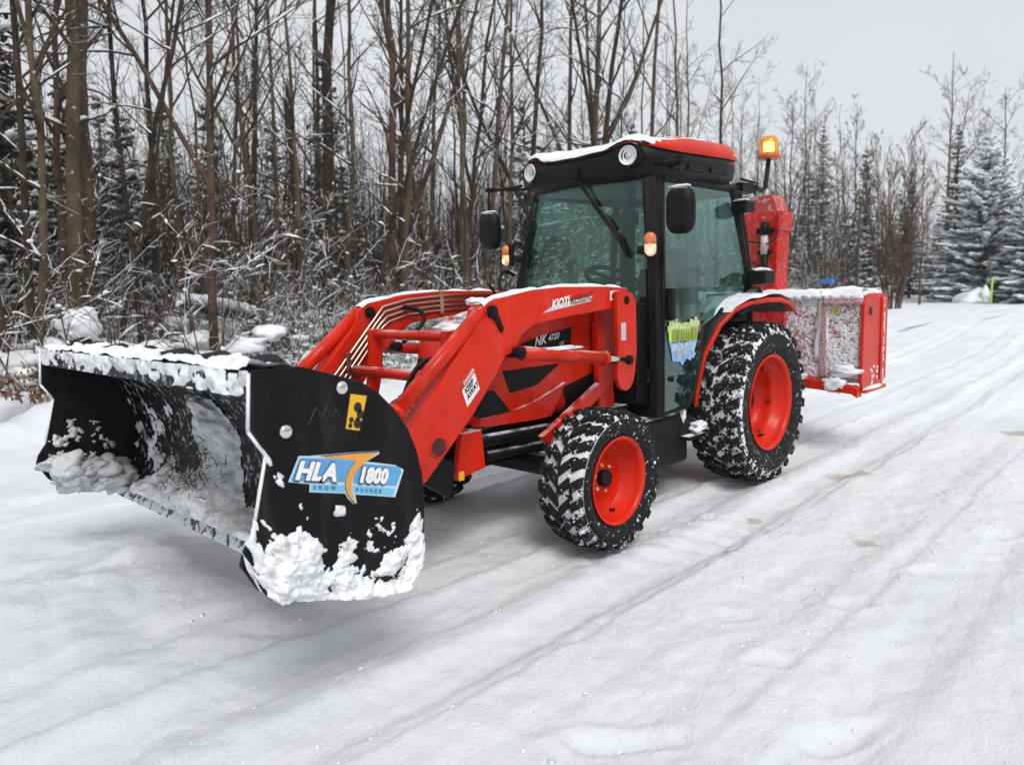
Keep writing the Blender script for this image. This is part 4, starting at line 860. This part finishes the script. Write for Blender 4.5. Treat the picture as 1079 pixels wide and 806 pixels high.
# ------------------------------------------------------------------ TREES
class Rng(random.Random): pass
def grow(rng, p, dirv, length, r0, r1, seg, wob, up=0.):
    P = [np.array(p, float)]; d_ = np.array(dirv, float); d_ /= np.linalg.norm(d_); st = length/seg
    for i in range(seg):
        d_ = d_ + np.array([rng.gauss(0, wob), rng.gauss(0, wob), rng.gauss(0, wob)+up]); d_ /= np.linalg.norm(d_); P.append(P[-1]+d_*st)
    return P, np.linspace(r0, r1, seg+1), d_
def side_dir(rng, d_, ang):
    a = np.cross(d_, (0, 0, 1.)) if abs(d_[2]) < .95 else np.array([1., 0, 0]); a /= np.linalg.norm(a)+1e-9; b = np.cross(d_, a); t = rng.uniform(0, 2*math.pi)
    q = math.cos(t)*a+math.sin(t)*b; return math.cos(ang)*d_+math.sin(ang)*q
def twigs(rng, mb, P, rad, n_, length, ang, level, tr, lo=.25, up=.03, thin=.0045, S=None):
    k = len(P)-1
    for i in range(n_):
        f = rng.uniform(lo, .98)*k; j = min(int(f), k-1); b = P[j]+(P[j+1]-P[j])*(f-j); d_ = P[j+1]-P[j]; d_ = d_/(np.linalg.norm(d_)+1e-9)
        L_ = length*rng.uniform(.5, 1.15)*(1-.45*f/k); r_ = max(thin, min(tr*.75, float(np.interp(f, range(k+1), rad))*.6))
        Q, rr, _ = grow(rng, b, side_dir(rng, d_, ang*rng.uniform(.75, 1.25)), L_, r_, thin*.7, 4 if level > 0 else 3, .10, up)
        mb.tube(Q, rr, 4 if level > 1 else 3, cap=False)
        if S is not None and level > 0: limb_snow(rng, S, Q, rr, .32)
        if level > 0: twigs(rng, mb, Q, rr, rng.randint(4, 6), L_*.48, ang, level-1, r_, .2, up, thin)
def limb_snow(rng, S, P, rr, keep):
    for a, b, r_ in zip(P[:-1], P[1:], rr):
        a, b = np.array(a), np.array(b); L_ = np.linalg.norm(b-a)
        if abs(b[2]-a[2]) < .72*L_ and rng.random() < keep:
            q = max(.008, r_*.85)*rng.uniform(.8, 1.5); S.tube([a+(0, 0, r_*.4), a*.75+b*.25+(0, 0, r_*.5+q*.5), a*.3+b*.7+(0, 0, r_*.5+q*.5), b+(0, 0, r_*.3)], [q*.5, q, q*rng.uniform(.6, 1.1), q*.4], 6)
def bare_tree(seed, h, r0, lean=(0, 0), fork=False, limbs=16, first=.22, limb_len=.22, thin=.0045, level=2, S=None):
    """trunk mesh, crown mesh (base at the origin)"""
    rng = Rng(seed); T = MB(); K = MB()
    n_ = 14; P = [np.array([0, 0, -.3])]; ox = oy = 0
    wob = rng.uniform(.025, .065)
    bx, by = rng.gauss(0, .13), rng.gauss(0, .13)
    for i in range(1, n_+1):
        z = h*i/n_; ox += rng.gauss(0, wob); oy += rng.gauss(0, wob)
        P.append(np.array([lean[0]*z+ox+bx*math.sin(3*z/h), lean[1]*z+oy+by*math.sin(3*z/h), z]))
    rad = np.array([r0*1.25]+[r0*(1-.85*(i/n_)**.9) for i in range(1, n_+1)]); T.tube(P, rad, 9, cap=False)
    stems = [(P, rad)]
    if fork:
        j = rng.randint(2, 5); d_ = P[j+1]-P[j]; d_ = d_/np.linalg.norm(d_)
        Q, rr, _ = grow(rng, P[j], side_dir(rng, d_, rng.uniform(.25, .5)), h*(1-j/n_)*.85, rad[j]*.75, .012, 9, .05, .06); T.tube(Q, rr, 8, cap=False); stems.append((Q, rr))
    for S_, rr in stems:
        twigs(rng, K, S_, rr, limbs, h*limb_len, .75, level, .06, first, .045, thin, S)
        if S is not None:
            for q in range(2 if seed % 2 else 3):      # low crooked limbs that carry snow
                j = rng.randint(1, 5); Q, r3, _ = grow(rng, S_[j], side_dir(rng, np.array([0, 0, 1.]), rng.uniform(1.0, 1.4)), h*rng.uniform(.10, .24), rr[j]*.34+.006, .006, 9, .17, .05); K.tube(Q, r3, 5, cap=False); limb_snow(rng, S, Q, r3, .6); twigs(rng, K, Q, r3, 7, h*.07, .7, 0, .02, .2, .03, thin)
    return T, K
def place(name, label, cat, parts_, loc, group=None, rot=0, scale=1):
    t = empty(name, loc); t.rotation_euler = (0, 0, rot); t.scale = (scale,)*3; tag(t, label, cat, group)
    for nm, me_ in parts_:
        o = bpy.data.objects.new(nm, me_); COL.objects.link(o); o.parent = t
    return t
def to_mesh(mb, name, mats):
    o = mb.build(name, mats, recalc=False); me_ = o.data; bpy.data.objects.remove(o); return me_
# trunks one can tell apart along the wood's edge: x, y, lean x, lean y, radius, kind
TREES = [(2.34, -8.12, -0.012, 0.003, 0.056, 'f', 'slim grey forked trunk at the far left edge above the pusher'), (2.26, -8.62, -0.046, 0.011, 0.052, 's', 'slim leaning trunk just left of the thick mossy trunk'), (1.66, -8.98, -0.032, 0.009, 0.118, 'b', 'thickest pale mossy trunk at left behind the pusher corner'), (1.43, -9.44, -0.079, 0.024, 0.102, 'f', 'forked brown trunk immediately right of the thick mossy trunk'), (0.66, -9.19, -0.028, 0.01, 0.045, 's', 'straight slender reddish trunk behind the middle of the pusher'), (-0.32, -8.8, -0.033, 0.015, 0.07, 'f', 'dark trunk with side fork rising behind right half of the pusher'), (-0.51, -9.8, -0.012, 0.005, 0.042, 's', 'thin dark stem just left of the forked dark trunk'), (-2.64, -12.12, -0.05, 0.026, 0.062, 's', 'thin grey trunk left of the broken snag'), (-4.76, -12.06, -0.044, 0.029, 0.171, 'b', 'thick dark straight trunk rising above the far loader arm'), (-4.46, -11.06, -0.033, 0.023, 0.065, 's', 'thin dark trunk close beside the thick dark one'), (-3.44, -9.34, -0.172, 0.131, 0.057, 'f', 'strongly leaning forked tree with snow along its limbs'), (-5.26, -10.5, 0.005, -0.004, 0.098, 'f', 'grey trunk curving left, right of the thick dark one'), (-4.94, -9.47, -0.019, 0.015, 0.082, 's', 'dark straight trunk, left one of a close pair'), (-5.46, -10.34, -0.051, 0.041, 0.066, 's', 'thin straight trunk, right one of a close pair'), (-6.71, -10.6, 0.086, -0.07, 0.07, 's', 'thin trunk leaning left across its neighbours'), (-7.23, -10.14, -0.051, 0.049, 0.07, 's', 'reddish thin trunk left of the cab'), (-7.7, -11.07, -0.106, 0.101, 0.074, 'f', 'forked thin trunk leaning right towards the cab'), (-8.18, -10.62, -0.078, 0.079, 0.074, 's', 'thin trunk leaning right just left of the cab roof'), (-8.58, -10.22, -0.018, 0.019, 0.062, 's', 'thin upright trunk beside the far cab mirror'), (-9.79, -10.4, -0.022, 0.025, 0.091, 'f', 'forked trunk above the left end of the cab roof'), (-11.31, -10.16, -0.007, 0.008, 0.095, 'f', 'brown forked trunk above the middle of the cab roof'), (-10.73, -9.29, -0.042, 0.055, 0.104, 'f', 'stout brown trunk dividing above the cab roof'), (-10.88, -9.09, -0.061, 0.084, 0.103, 'f', 'brown trunk leaning right above the near roof light'), (-11.97, -9.31, 0.04, -0.053, 0.081, 's', 'thin trunk leaning left above the cab roof'), (-13.44, -8.94, -0.008, 0.013, 0.084, 's', 'rightmost tall thin trunk above the red cab roof'), (1.11, -9.34, -0.181, 0.066, 0.044, 'f', 'thin strongly leaning stem crossing the left sky'), (1.21, -11.45, -0.047, 0.013, 0.074, 's', 'dark trunk half hidden behind the thick mossy trunk'), (-3.17, -11.85, -0.031, 0.018, 0.053, 's', 'thin stem near the broken snag'), (-0.63, -11.91, -0.028, 0.01, 0.056, 's', 'grey stem deeper in the wood behind the pusher'), (2.54, -8.68, -0.035, 0.008, 0.064, 'f', 'forked trunk cut by the left edge of the picture'), (-7.78, -12.32, -0.036, 0.031, 0.077, 's', 'grey trunk deep in the wood left of the cab'), (-6.13, -14.75, -0.02, 0.013, 0.079, 's', 'grey trunk deep in the wood left of the thick dark one'), (-2.69, -13.21, -0.066, 0.032, 0.055, 's', 'slim trunk deep in the wood behind the pusher'), (-15.71, -9.07, 0.012, -0.02, 0.076, 's', 'spindly tree behind the right half of the cab roof'), (-17.09, -8.65, 0.012, -0.022, 0.063, 's', 'spindly pale tree above the rear end of the roof')]
for i, (x, y, lx, ly, r_, k, lab) in enumerate(TREES):
    h = 12.5 + (i*37 % 10)*.35
    S = MB(); T, K = bare_tree(100+i, h, r_*1.08, (lx, ly), k == 'f', 13 if k != 'b' else 11, .26 if k != 'b' else .42, .20, S=S)
    bm_ = BARK if i % 3 == 0 or k == 'b' and i < 5 else (BARK2 if i % 3 == 1 else BARK3)
    if i == 8: bm_ = BARK2
    place('bare_tree', lab, 'tree', [('trunk', to_mesh(T, 'trunk', bm_)), ('crown', to_mesh(K, 'crown', TWIG)), ('snow_load', to_mesh(S, 'snow_load', SNOW))], (x, y, gz(x, y)-.05))
# broken snag
T = MB(); rng = Rng(4); P, rr, _ = grow(rng, (0, 0, -.2), (-.02, .01, 1), 5.9, .15, .085, 10, .012); T.tube(P, rr, 10); 
for k in range(7): T.tube([P[-1]+np.array([rng.uniform(-.06, .06), rng.uniform(-.06, .06), -.15]), P[-1]+np.array([rng.uniform(-.08, .08), rng.uniform(-.08, .08), rng.uniform(.2, .5)])], [.035, .004], 5)
K = MB(); twigs(rng, K, P, rr, 14, .7, 1.2, 0, .02, .2, -.02, .006)
place('dead_snag', 'broken off dead trunk with splintered top in the wood behind the pusher', 'tree', [('trunk', to_mesh(T, 'trunk', BARK2)), ('branch_stub', to_mesh(K, 'branch_stub', TWIG))], (-4.64, -13.31, gz(-4.64, -13.31)))
# copies deeper in the wood
VAR = []
for k in range(7):
    T, K = bare_tree(300+k, 10.0+k*.6, .034+.012*(k % 4), (0, 0), k % 2 == 0, 13, .2, .2, .006); VAR.append((to_mesh(T, 'trunk', (BARK, BARK2, BARK3)[k % 3]), to_mesh(K, 'crown', TWIG)))
rng = Rng(77); cnt = 0; spots = [(t[0], t[1]) for t in TREES]
while cnt < 62:
    x = rng.uniform(-46, 6); y = -8.6 - abs(rng.gauss(0, 1))*6.5 - (2.0 if x < -18 else 0)
    if min((x-a)**2+(y-b)**2 for a, b in spots) < .55 or (x < -20 and y > -12): continue
    spots.append((x, y)); v = VAR[cnt % 7]
    place('bare_tree', 'slim bare tree standing among many alike in the dense snowy wood', 'tree', [('trunk', v[0]), ('crown', v[1])], (x, y, gz(x, y)-.1), 'bare trees deeper in the wood', rng.uniform(0, 6.28), rng.uniform(.75, 1.12)); cnt += 1
# spruces
def spruce(seed, h, w_, snow=1., gap=.0, lev=None, mats_n=0):
    rng = Rng(seed); T = MB(); F = MB(); S = MB()
    T.tube([(0, 0, -.3), (0, 0, h*.5), (0, 0, h)], [h*.016, h*.010, .008], 7, cap=False)
    nl = lev or int(h*4.2)
    for i in range(nl):
        f = (i+rng.random()*.6)/nl; z = h*(.05+.94*f)+rng.gauss(0, .05); L0 = w_*(1-f)**.85*(.92+.16*rng.random())+.06
        nb = max(4, int(9*(1-f)+4)); a0 = rng.random()*6.28
        for b in range(nb):
            if rng.random() < gap: continue
            a = a0+6.283*b/nb+rng.gauss(0, .16); L_ = L0*rng.uniform(.5, 1.18); droop = -.28*(1-f)+.25*f+rng.gauss(0, .13)
            ca, sa = math.cos(a), math.sin(a); ns = max(3, int(L_/.16)); sidev = np.array([-sa, ca, 0])
            for q in range(ns):
                t = (q+.6)/ns; p = np.array([ca*L_*t, sa*L_*t, z+L_*(droop*t+.20*t*t)])
                wd = (.10+.26*L_*(1-t)**.8*min(1, t*3))*rng.uniform(.7, 1.2)
                for s in (1, -1):
                    for kk in range(2):
                        e = p+sidev*s*wd*rng.uniform(.6, 1)+np.array([ca, sa, 0])*wd*rng.uniform(.2, .75)+np.array([0, 0, rng.uniform(-.16, .02)*(.4+wd)])
                        n2 = np.array([ca, sa, 0])*.055*rng.uniform(.6, 1.3); dz = np.array([0, 0, .05*rng.uniform(-1, 1)])
                        F.add([p-n2, p+n2, e+n2*.5+dz, e-n2*.6], [(0, 1, 2, 3)])
                if rng.random() < .50*snow*(.35+.9*t) and t > .15:
                    c_ = p+np.array([0, 0, .02])+sidev*rng.uniform(-.3, .3)*wd; sz = rng.uniform(.35, 1.25)*(.09+.16*wd)*(1.15 if snow < 1.2 else 1.4)
                    v_, f_ = ICO[1]; Rz = np.array([[ca, -sa, 0], [sa, ca, 0], [0, 0, 1]])
                    S.add([c_+Rz@(pp*np.array([sz*1.35, sz, sz*.42])*(1+.3*rng.uniform(-1, 1)))+np.array([0, 0, (droop+.4*t)*pp[0]*sz]) for pp in v_], f_, 0, True)
    return [('trunk', to_mesh(T, 'trunk', BARK2)), ('foliage', to_mesh(F, 'foliage', NEEDLE)), ('snow_load', to_mesh(S, 'snow_load', SNOW))]
def put(lab, parts_, x, y, **k): return place('spruce_tree', lab, 'tree', parts_, (x, y, gz(x, y)-.05), **k)
put('big bushy spruce loaded with snow beside the road at right', spruce(11, 8.6, 3.3, 2.1), -40.2, -5.6)
put('snowy spruce cut by the right edge of the picture', spruce(12, 6.6, 2.4, 2.1), -38.5, -3.0)
put('tall narrow dark spruce left of the big snowy one', spruce(13, 10.4, 1.5, .35, .12), -45.8, -8.3)
put('pointed spire spruce standing above the bare bushes', spruce(14, 12.6, 1.9, .45, .05), -51.1, -18.2)
put('low dark spruce behind the thin pale pole', spruce(15, 4.6, 1.7, .8), -34.7, -10.6)
SV = [spruce(20, 7.0, 1.6, .6, .15), spruce(21, 8.2, 1.5, .45, .2), spruce(22, 5.2, 1.5, .8, .1)]
rng = Rng(5)
for k, (x, y) in enumerate([(1.6, -12.4), (2.4, -14), (-2.4, -18), (-5.2, -19), (-8.0, -17), (-11, -16.6), (-14, -13.4), (-16, -16), (-19, -13.5), (-20.5, -16), (-3.2, -22), (.2, -21), (-23, -15), (-26, -18), (-30, -14.5), (-38, -14), (-43, -12.5), (-57, -12), (-66, -11), (-72, -14), (-62, -16), (-80, -10), (-13, -19), (3.6, -13), (-47, -11), (-50, -12.5), (-41, -11.5), (-1.5, -19.5), (-4.6, -20.5), (-6.4, -22), (-9.5, -23), (.6, -18), (-12, -22)]):
    put('dark spruce with snowy boughs among many deeper in the wood', SV[k % 3], x, y, group='spruces deeper in the wood', rot=rng.uniform(0, 6), scale=rng.uniform(.8, 1.15))
# trees of the right-hand group
def multi_stem(seed, h, n_, spread, mat, tmat, r0=.03, tw=14, thin=.007):
    rng = Rng(seed); T = MB(); K = MB()
    for k in range(n_):
        a = rng.uniform(0, 6.28); s_ = spread*rng.uniform(.2, 1)
        P, rr, _ = grow(rng, (.12*math.cos(a)*n_**.3, .12*math.sin(a)*n_**.3, -.2), (s_*math.cos(a), s_*math.sin(a), 1), h*rng.uniform(.65, 1.05), r0*rng.uniform(.7, 1.3), .006, 8, .05, .05); T.tube(P, rr, 5, cap=False)
        twigs(rng, K, P, rr, tw, h*.20, .45, 1, .02, .15, .08, thin)
    return [('stem', to_mesh(T, 'stem', mat)), ('crown', to_mesh(K, 'crown', tmat))]
place('bare_shrub', 'tall brown upright bare shrub with many stems beside the road behind the blower', 'shrub', multi_stem(31, 7.6, 17, .14, BARK3, TWIG2, .036, 24, .010), (-29.6, -6.95, gz(-29.6, -6.95)))
place('bare_shrub', 'spreading grey bare shrub behind the blower chute', 'shrub', multi_stem(32, 4.6, 14, .42, BARK, TWIGS, .035, 16, .008), (-26.8, -8.9, gz(-26.8, -8.9)))
place('bare_shrub', 'wispy grey shrub between the blower and the pale pole', 'shrub', multi_stem(33, 5.2, 12, .25, BARK, TWIG, .035, 16, .008), (-33, -10.6, gz(-33, -10.6)))
place('bare_shrub', 'grey brushy shrub right behind the beacon', 'shrub', multi_stem(34, 7.4, 12, .22, BARK, TWIG, .05, 18, .010), (-30.5, -12.2, gz(-30.5, -12.2)))
for (x, y, h, r_, fk, lab) in ((-53.4, -10.7, 16.5, .13, True, 'tallest bare forked tree at right above the dark spruce'), (-56, -8.1, 14.0, .12, True, 'bare tree rising behind the big snowy spruce'), (-49.3, -5.4, 9.6, .09, False, 'bare tree at the right edge behind the snowy spruce'), (-36.5, -14.4, 11.4, .10, True, 'tall grey bare tree behind the amber beacon'), (-52, -15.4, 10.8, .10, False, 'faint bare tree between the spire spruce and the brown shrub'), (-33.8, -6.95, 7.6, .055, False, 'thin bare trunk right of the brown upright shrub'), (-44, -13.5, 12, .1, True, 'grey bare tree behind the thin pale pole')):
    T, K = bare_tree(int(-x*10), h, r_, (0, 0), fk, 20, .2, .24, .010)
    place('bare_tree', lab, 'tree', [('trunk', to_mesh(T, 'trunk', BARK)), ('crown', to_mesh(K, 'crown', TWIG))], (x, y, gz(x, y)-.1))
m = MB(); m.tube([(0, 0, -.2), (.04, .02, 2), (.0, .1, 4.9)], [.09, .08, .06], 8); m.box((0, 0, 4.6), (.05, .2, .12))
o = m.build('pole', BARK, None, (-31.05, -8.95, gz(-31.05, -8.95))); tag(o, 'thin pale weathered pole standing in front of the low dark spruce', 'pole')
m = MB(); m.tube([(0, 0, -.1), (0, 0, 1.25)], .038, 8); m.tube([(0, 0, 1.1), (0, 0, 1.27)], .045, 8)
o = m.build('marker_post', LIME, None, (-36.3, -4.5, gz(-36.3, -4.5))); tag(o, 'lime green marker stake in front of the big snowy spruce', 'marker post')
m = MB(); m.blob((0, 0, .1), (.95, .7, .55), 3, .3, 1.5, 0, 3); m.blob((.3, .55, .35), (.25, .25, .35), 5, .4, 2, 0, 2)
o = m.build('snow_mound', SNOW, None, (-37.2, -5.4, gz(-37.2, -5.4))); tag(o, 'small mound of snow beside the lime green stake', 'snow mound')
BZ = gz(-19.4, -5.97); Bx = empty('mailbox', (-19.4, -5.97, BZ)); tag(Bx, 'small blue box on a post far behind the blower', 'box')
m = MB(); m.box((0, 0, 1.53-BZ), (.30, .40, .15)); m.build('box', BLUEM, Bx, bevel=.04); m = MB(); m.box((0, 0, (1.41-BZ)/2), (.09, .09, 1.41-BZ)); m.build('post', BARK, Bx)
# fallen log, snow loaded
Lg = empty('fallen_log', (-1.5, -10.2, 1.0)); tag(Lg, 'fallen trunk slung low in the brush, thickly covered with snow', 'log')
m = MB(); m.tube([(1.1, .2, .35), (0, 0, .15), (-1.0, -.2, -.25), (-1.9, -.3, -.75)], [.07, .10, .12, .13], 9); m.build('trunk', BARK2, Lg)
m = MB()
for k in range(26): f = k/25; m.blob((1.1-3.0*f, .2-.5*f, .45-.15*f-.92*f*f+.02), (.16, .12, .09), k, .3, 1.5, 0, 2)
m.build('snow_cover', SNOW, Lg)
# stump with a cap of snow
St = empty('stump', (2.15, -6.9, gz(2.15, -6.9))); tag(St, 'broken stump with a round snow cap above the far end of the pusher', 'stump')
m = MB(); m.tube([(0, 0, -.2), (0, 0, .62)], [.13, .10], 9); m.build('stem', BARK2, St)
m = MB(); m.blob((0, 0, .74), (.24, .22, .19), 3, .2, 1.5, 0, 3); m.build('snow_cover', SNOW, St)
# snow-laden shrubs and saplings at the wood's edge
def snow_lump(S, rng, c_, sz):
    v_, f_ = ICO[1]; k = np.array([rng.uniform(.8, 1.9), rng.uniform(.8, 1.9), rng.uniform(.6, 1.)])*sz; o = Vector((rng.uniform(-9, 9), rng.uniform(-9, 9), 0))
    S.add([np.array(c_)+pp*k*(1+.9*noise.noise(Vector(pp)*1.7+o))+np.array([0, 0, sz*.4]) for pp in v_], f_, 0, True)
def shrub(seed, h, n_, spread, lump):
    rng = Rng(seed); T = MB(); K = MB(); S = MB()
    for k in range(n_):
        a = rng.uniform(0, 6.28); s_ = spread*rng.uniform(.1, 1)
        P, rr, _ = grow(rng, (.15*math.cos(a), .15*math.sin(a), -.15), (s_*math.cos(a), s_*math.sin(a), 1), h*rng.uniform(.5, 1.05), .012*rng.uniform(.7, 1.4), .003, 6, .09, -.02); T.tube(P, rr, 4, cap=False)
        twigs(rng, K, P, rr, 7, h*.36, .85, 1, .01, .15, -.01, .0035)
        for q in range(1, 6):
            if rng.random() < lump*.7:
                snow_lump(S, rng, P[q], rng.uniform(.014, .034))
    kv = K.v
    for q in range(int(110*lump)):
        j = rng.randrange(0, max(1, len(kv)-16)//12)*12; a_ = np.array(kv[j]); b_ = np.array(kv[min(len(kv)-1, j+6)]); L_ = np.linalg.norm(b_-a_)
        if L_ > h*.2 or L_ < .01: continue
        if abs(b_[2]-a_[2]) < .55*L_:
            r_ = rng.uniform(.005, .013); S.tube([a_, a_*.75+b_*.25+(0, 0, r_*.7), a_*.4+b_*.6+(0, rng.gauss(0, .004), r_*rng.uniform(.5, 1.2)), b_], [.003, r_, r_*rng.uniform(.5, 1.1), .002], 5, cap=False)
        elif rng.random() < .35: snow_lump(S, rng, a_, rng.uniform(.008, .022))
    return [('stem', to_mesh(T, 'stem', BARK3)), ('crown', to_mesh(K, 'crown', TWIGS)), ('snow_load', to_mesh(S, 'snow_load', SNOW))]
SH = [shrub(50, 1.3, 9, .9, .9), shrub(51, 2.2, 7, .5, .6), shrub(52, .8, 12, 1.1, 1.2), shrub(53, 3.2, 5, .35, .5), shrub(54, 1.7, 8, .7, .8)]
rng = Rng(99)
for k in range(190):
    x = rng.uniform(-22, 4.5); y = -6.6-abs(rng.gauss(0, 1))*3.2-(1.0 if x < -12 else 0)
    if (x+1.5)**2 + (y+10.2)**2 < .6: continue
    place('snowy_shrub', 'twiggy bare shrub weighed down with snow among many at the edge of the wood', 'shrub', SH[k % 5] if y < -7.6 or rng.random() < .5 else SH[2], (x, y, gz(x, y)-.05), 'snowy shrubs along the wood edge', rng.uniform(0, 6.28), rng.uniform(.7, 1.3))
# dead leafy tuft at the left edge
Tf = empty('dead_fern', (2.75, -6.3, gz(2.75, -6.3))); tag(Tf, 'brown dead leafy tuft half under snow left of the pusher', 'plant')
m = MB(); rng = Rng(8)
for k in range(420):
    a, e = rng.uniform(0, 6.28), rng.uniform(.2, 1.4); L_ = rng.uniform(.1, .42); p = np.array([L_*math.cos(a)*math.cos(e)*1.5, L_*math.sin(a)*math.cos(e), L_*math.sin(e)]); q = np.array([rng.gauss(0, .03), rng.gauss(0, .03), rng.gauss(0, .03)]); n2 = np.array([rng.gauss(0, .03), rng.gauss(0, .03), rng.gauss(0, .03)])
    m.add([p, p+n2, p+n2+q, p+q], [(0, 1, 2, 3)])
m.build('leaves', plain('dead_leaves', (.17, .10, .06), .9, vary=.5, nscale=30), Tf, recalc=False)
m = MB()
for k in range(9): m.blob((rng.gauss(0, .3), rng.gauss(0, .25), rng.uniform(.05, .38)), (.15, .13, .07), k, .35, 1.5, 0, 2)
m.build('snow_cover', SNOW, Tf)
# the deep wood, one mass: sticks and snowy brush far behind
W_ = MB(); rng = Rng(123)
for k in range(4600):
    if k >= 4100: x = rng.uniform(-110, -12); y = 10+rng.random()*18; h = rng.uniform(4, 10); nt_, th = 12, .012
    elif k < 3300: x = rng.uniform(-32, 12); y = -12.5-rng.random()**.8*20; h = rng.uniform(2.5, 6.6)+(2.0 if rng.random() < .15 else 0); nt_, th = 16, .008
    else: x = rng.uniform(-125, -32); y = -12-rng.random()*30+(2 if x < -60 else 0); h = rng.uniform(4, 11); nt_, th = 12, .014
    z0 = gz(x, y); P, rr, _ = grow(rng, (x, y, z0-.1), (rng.gauss(0, .07), rng.gauss(0, .07), 1), h, rng.uniform(.015, .045), .008, 5, .03); W_.tube(P, rr, 4, cap=False)
    twigs(rng, W_, P, rr, nt_, h*.22, .8, 0, .02, .1, .02, th)
o = W_.build('far_wood', [TWIG], recalc=False); tag(o, 'dense leafless wood fading back behind the nearer trees', 'wood', kind='stuff')
W_ = MB(); rng = Rng(124)
for k in range(6500):
    x = rng.uniform(-32, 7); y = -7.6-rng.random()**1.1*15; z0 = gz(x, y); h = rng.uniform(.3, 2.2)*(.5+.5*min(1, (-7-y)/4+.3)); a = rng.uniform(0, 6.28); s_ = abs(rng.gauss(0, .5))
    P, rr, _ = grow(rng, (x, y, z0-.05), (s_*math.cos(a), s_*math.sin(a), 1), h, .009, .003, 4, .12); W_.tube(P, rr, 3, cap=False); twigs(rng, W_, P, rr, 4, h*.4, .8, 0, .006, .2, -.01, .004)
for k in range(1300):
    x = rng.uniform(-26, 6); y = -6.9-rng.random()**1.2*11; sz = min(.28, .04+rng.expovariate(14)); v_, f_ = ICO[2]; o_ = Vector((rng.uniform(-9, 9), rng.uniform(-9, 9), 0)); c_ = np.array([x, y, gz(x, y)+rng.random()**2*.8*min(1, (-6.2-y))])
    W_.add([c_+pp*np.array([sz*1.5, sz*1.2, sz*.6])*(1+1.1*noise.noise(Vector(pp)*1.5+o_)) for pp in v_], f_, 1, True)
o = W_.build('undergrowth', [TWIGS, SNOW], recalc=False); tag(o, 'tangled snowy undergrowth carpeting the floor of the wood', 'undergrowth', kind='stuff')
# the other side of the road, behind the viewer, seen only in the glass
for k in range(26):
    x = rng.uniform(-14, 22); y = rng.uniform(9.5, 20); v = VAR[k % 7]
    if k % 3 == 0: put('dark spruce with snowy boughs among many deeper in the wood', SV[k % 3], x, y, group='spruces deeper in the wood', rot=k)
    else: place('bare_tree', 'slim bare tree standing among many alike in the dense snowy wood', 'tree', [('trunk', v[0]), ('crown', v[1])], (x, y, gz(x, y)-.1), 'bare trees deeper in the wood', rng.uniform(0, 6.28))
W_ = MB(); rng = Rng(55)
for k in range(2600):
    x = rng.uniform(-3, 4.6); y = rng.choice((1.35, .95, .5, -.55, -1.25, 1.9, 2.2, 2.9, .2, 1.6))+rng.gauss(0, .11); sz = min(.008, .0020+rng.expovariate(600)); v_, f_ = ICO[1]
    if math.hypot(x-5, y-3.07) < 1.0: continue
    o_ = Vector((rng.uniform(-9, 9), rng.uniform(-9, 9), 0)); c_ = np.array([x, y-.003*x*x, 0]); c_[2] = sz*.25
    W_.add([c_+pp*np.array([sz*1.4, sz*1.1, sz*.6])*(1+1.3*noise.noise(Vector(pp)*1.6+o_)) for pp in v_], f_, 0, True)
zz = ground_h(np.array([q[0] for q in W_.v]), np.array([q[1] for q in W_.v])); W_.v = [(q[0], q[1], q[2]+float(z_)) for q, z_ in zip(W_.v, zz)]
o = W_.build('snow_crumbs', [SNOW], recalc=False); tag(o, 'loose crumbs of snow scattered along the ruts in the road', 'snow', kind='stuff')
for o in bpy.data.objects:
    if o.name.split('.')[0] in ('snow_load', 'snow_cover', 'grass_clumps', 'shelf_snow', 'load_snow', 'end_plate_snow', 'housing_snow', 'leaves', 'foliage'): o['kind'] = 'stuff'
# ------------------------------------------------------------------ HAZE: one closed box of pale even air round everything
hm = bpy.data.materials.new('haze'); hm.use_nodes = True; hn = hm.node_tree; hn.nodes.clear(); ho = hn.nodes.new('ShaderNodeOutputMaterial'); pv = hn.nodes.new('ShaderNodeVolumePrincipled')
pv.inputs['Color'].default_value = (.93, .95, .97, 1); pv.inputs['Density'].default_value = .0014; pv.inputs['Anisotropy'].default_value = .2; hn.links.new(pv.outputs[0], ho.inputs['Volume'])
zlo, zhi = float(GZ.min())-1.0, max(24.0, float(GZ.max())+2)
m = MB(); m.box(((gx[0]+gx[-1])/2, (gy[0]+gy[-1])/2, (zlo+zhi)/2), (gx[-1]-gx[0]+4, gy[-1]-gy[0]+4, zhi-zlo)); o = m.build('haze', hm); tag(o, 'pale winter haze filling the air between the trees', kind='stuff')
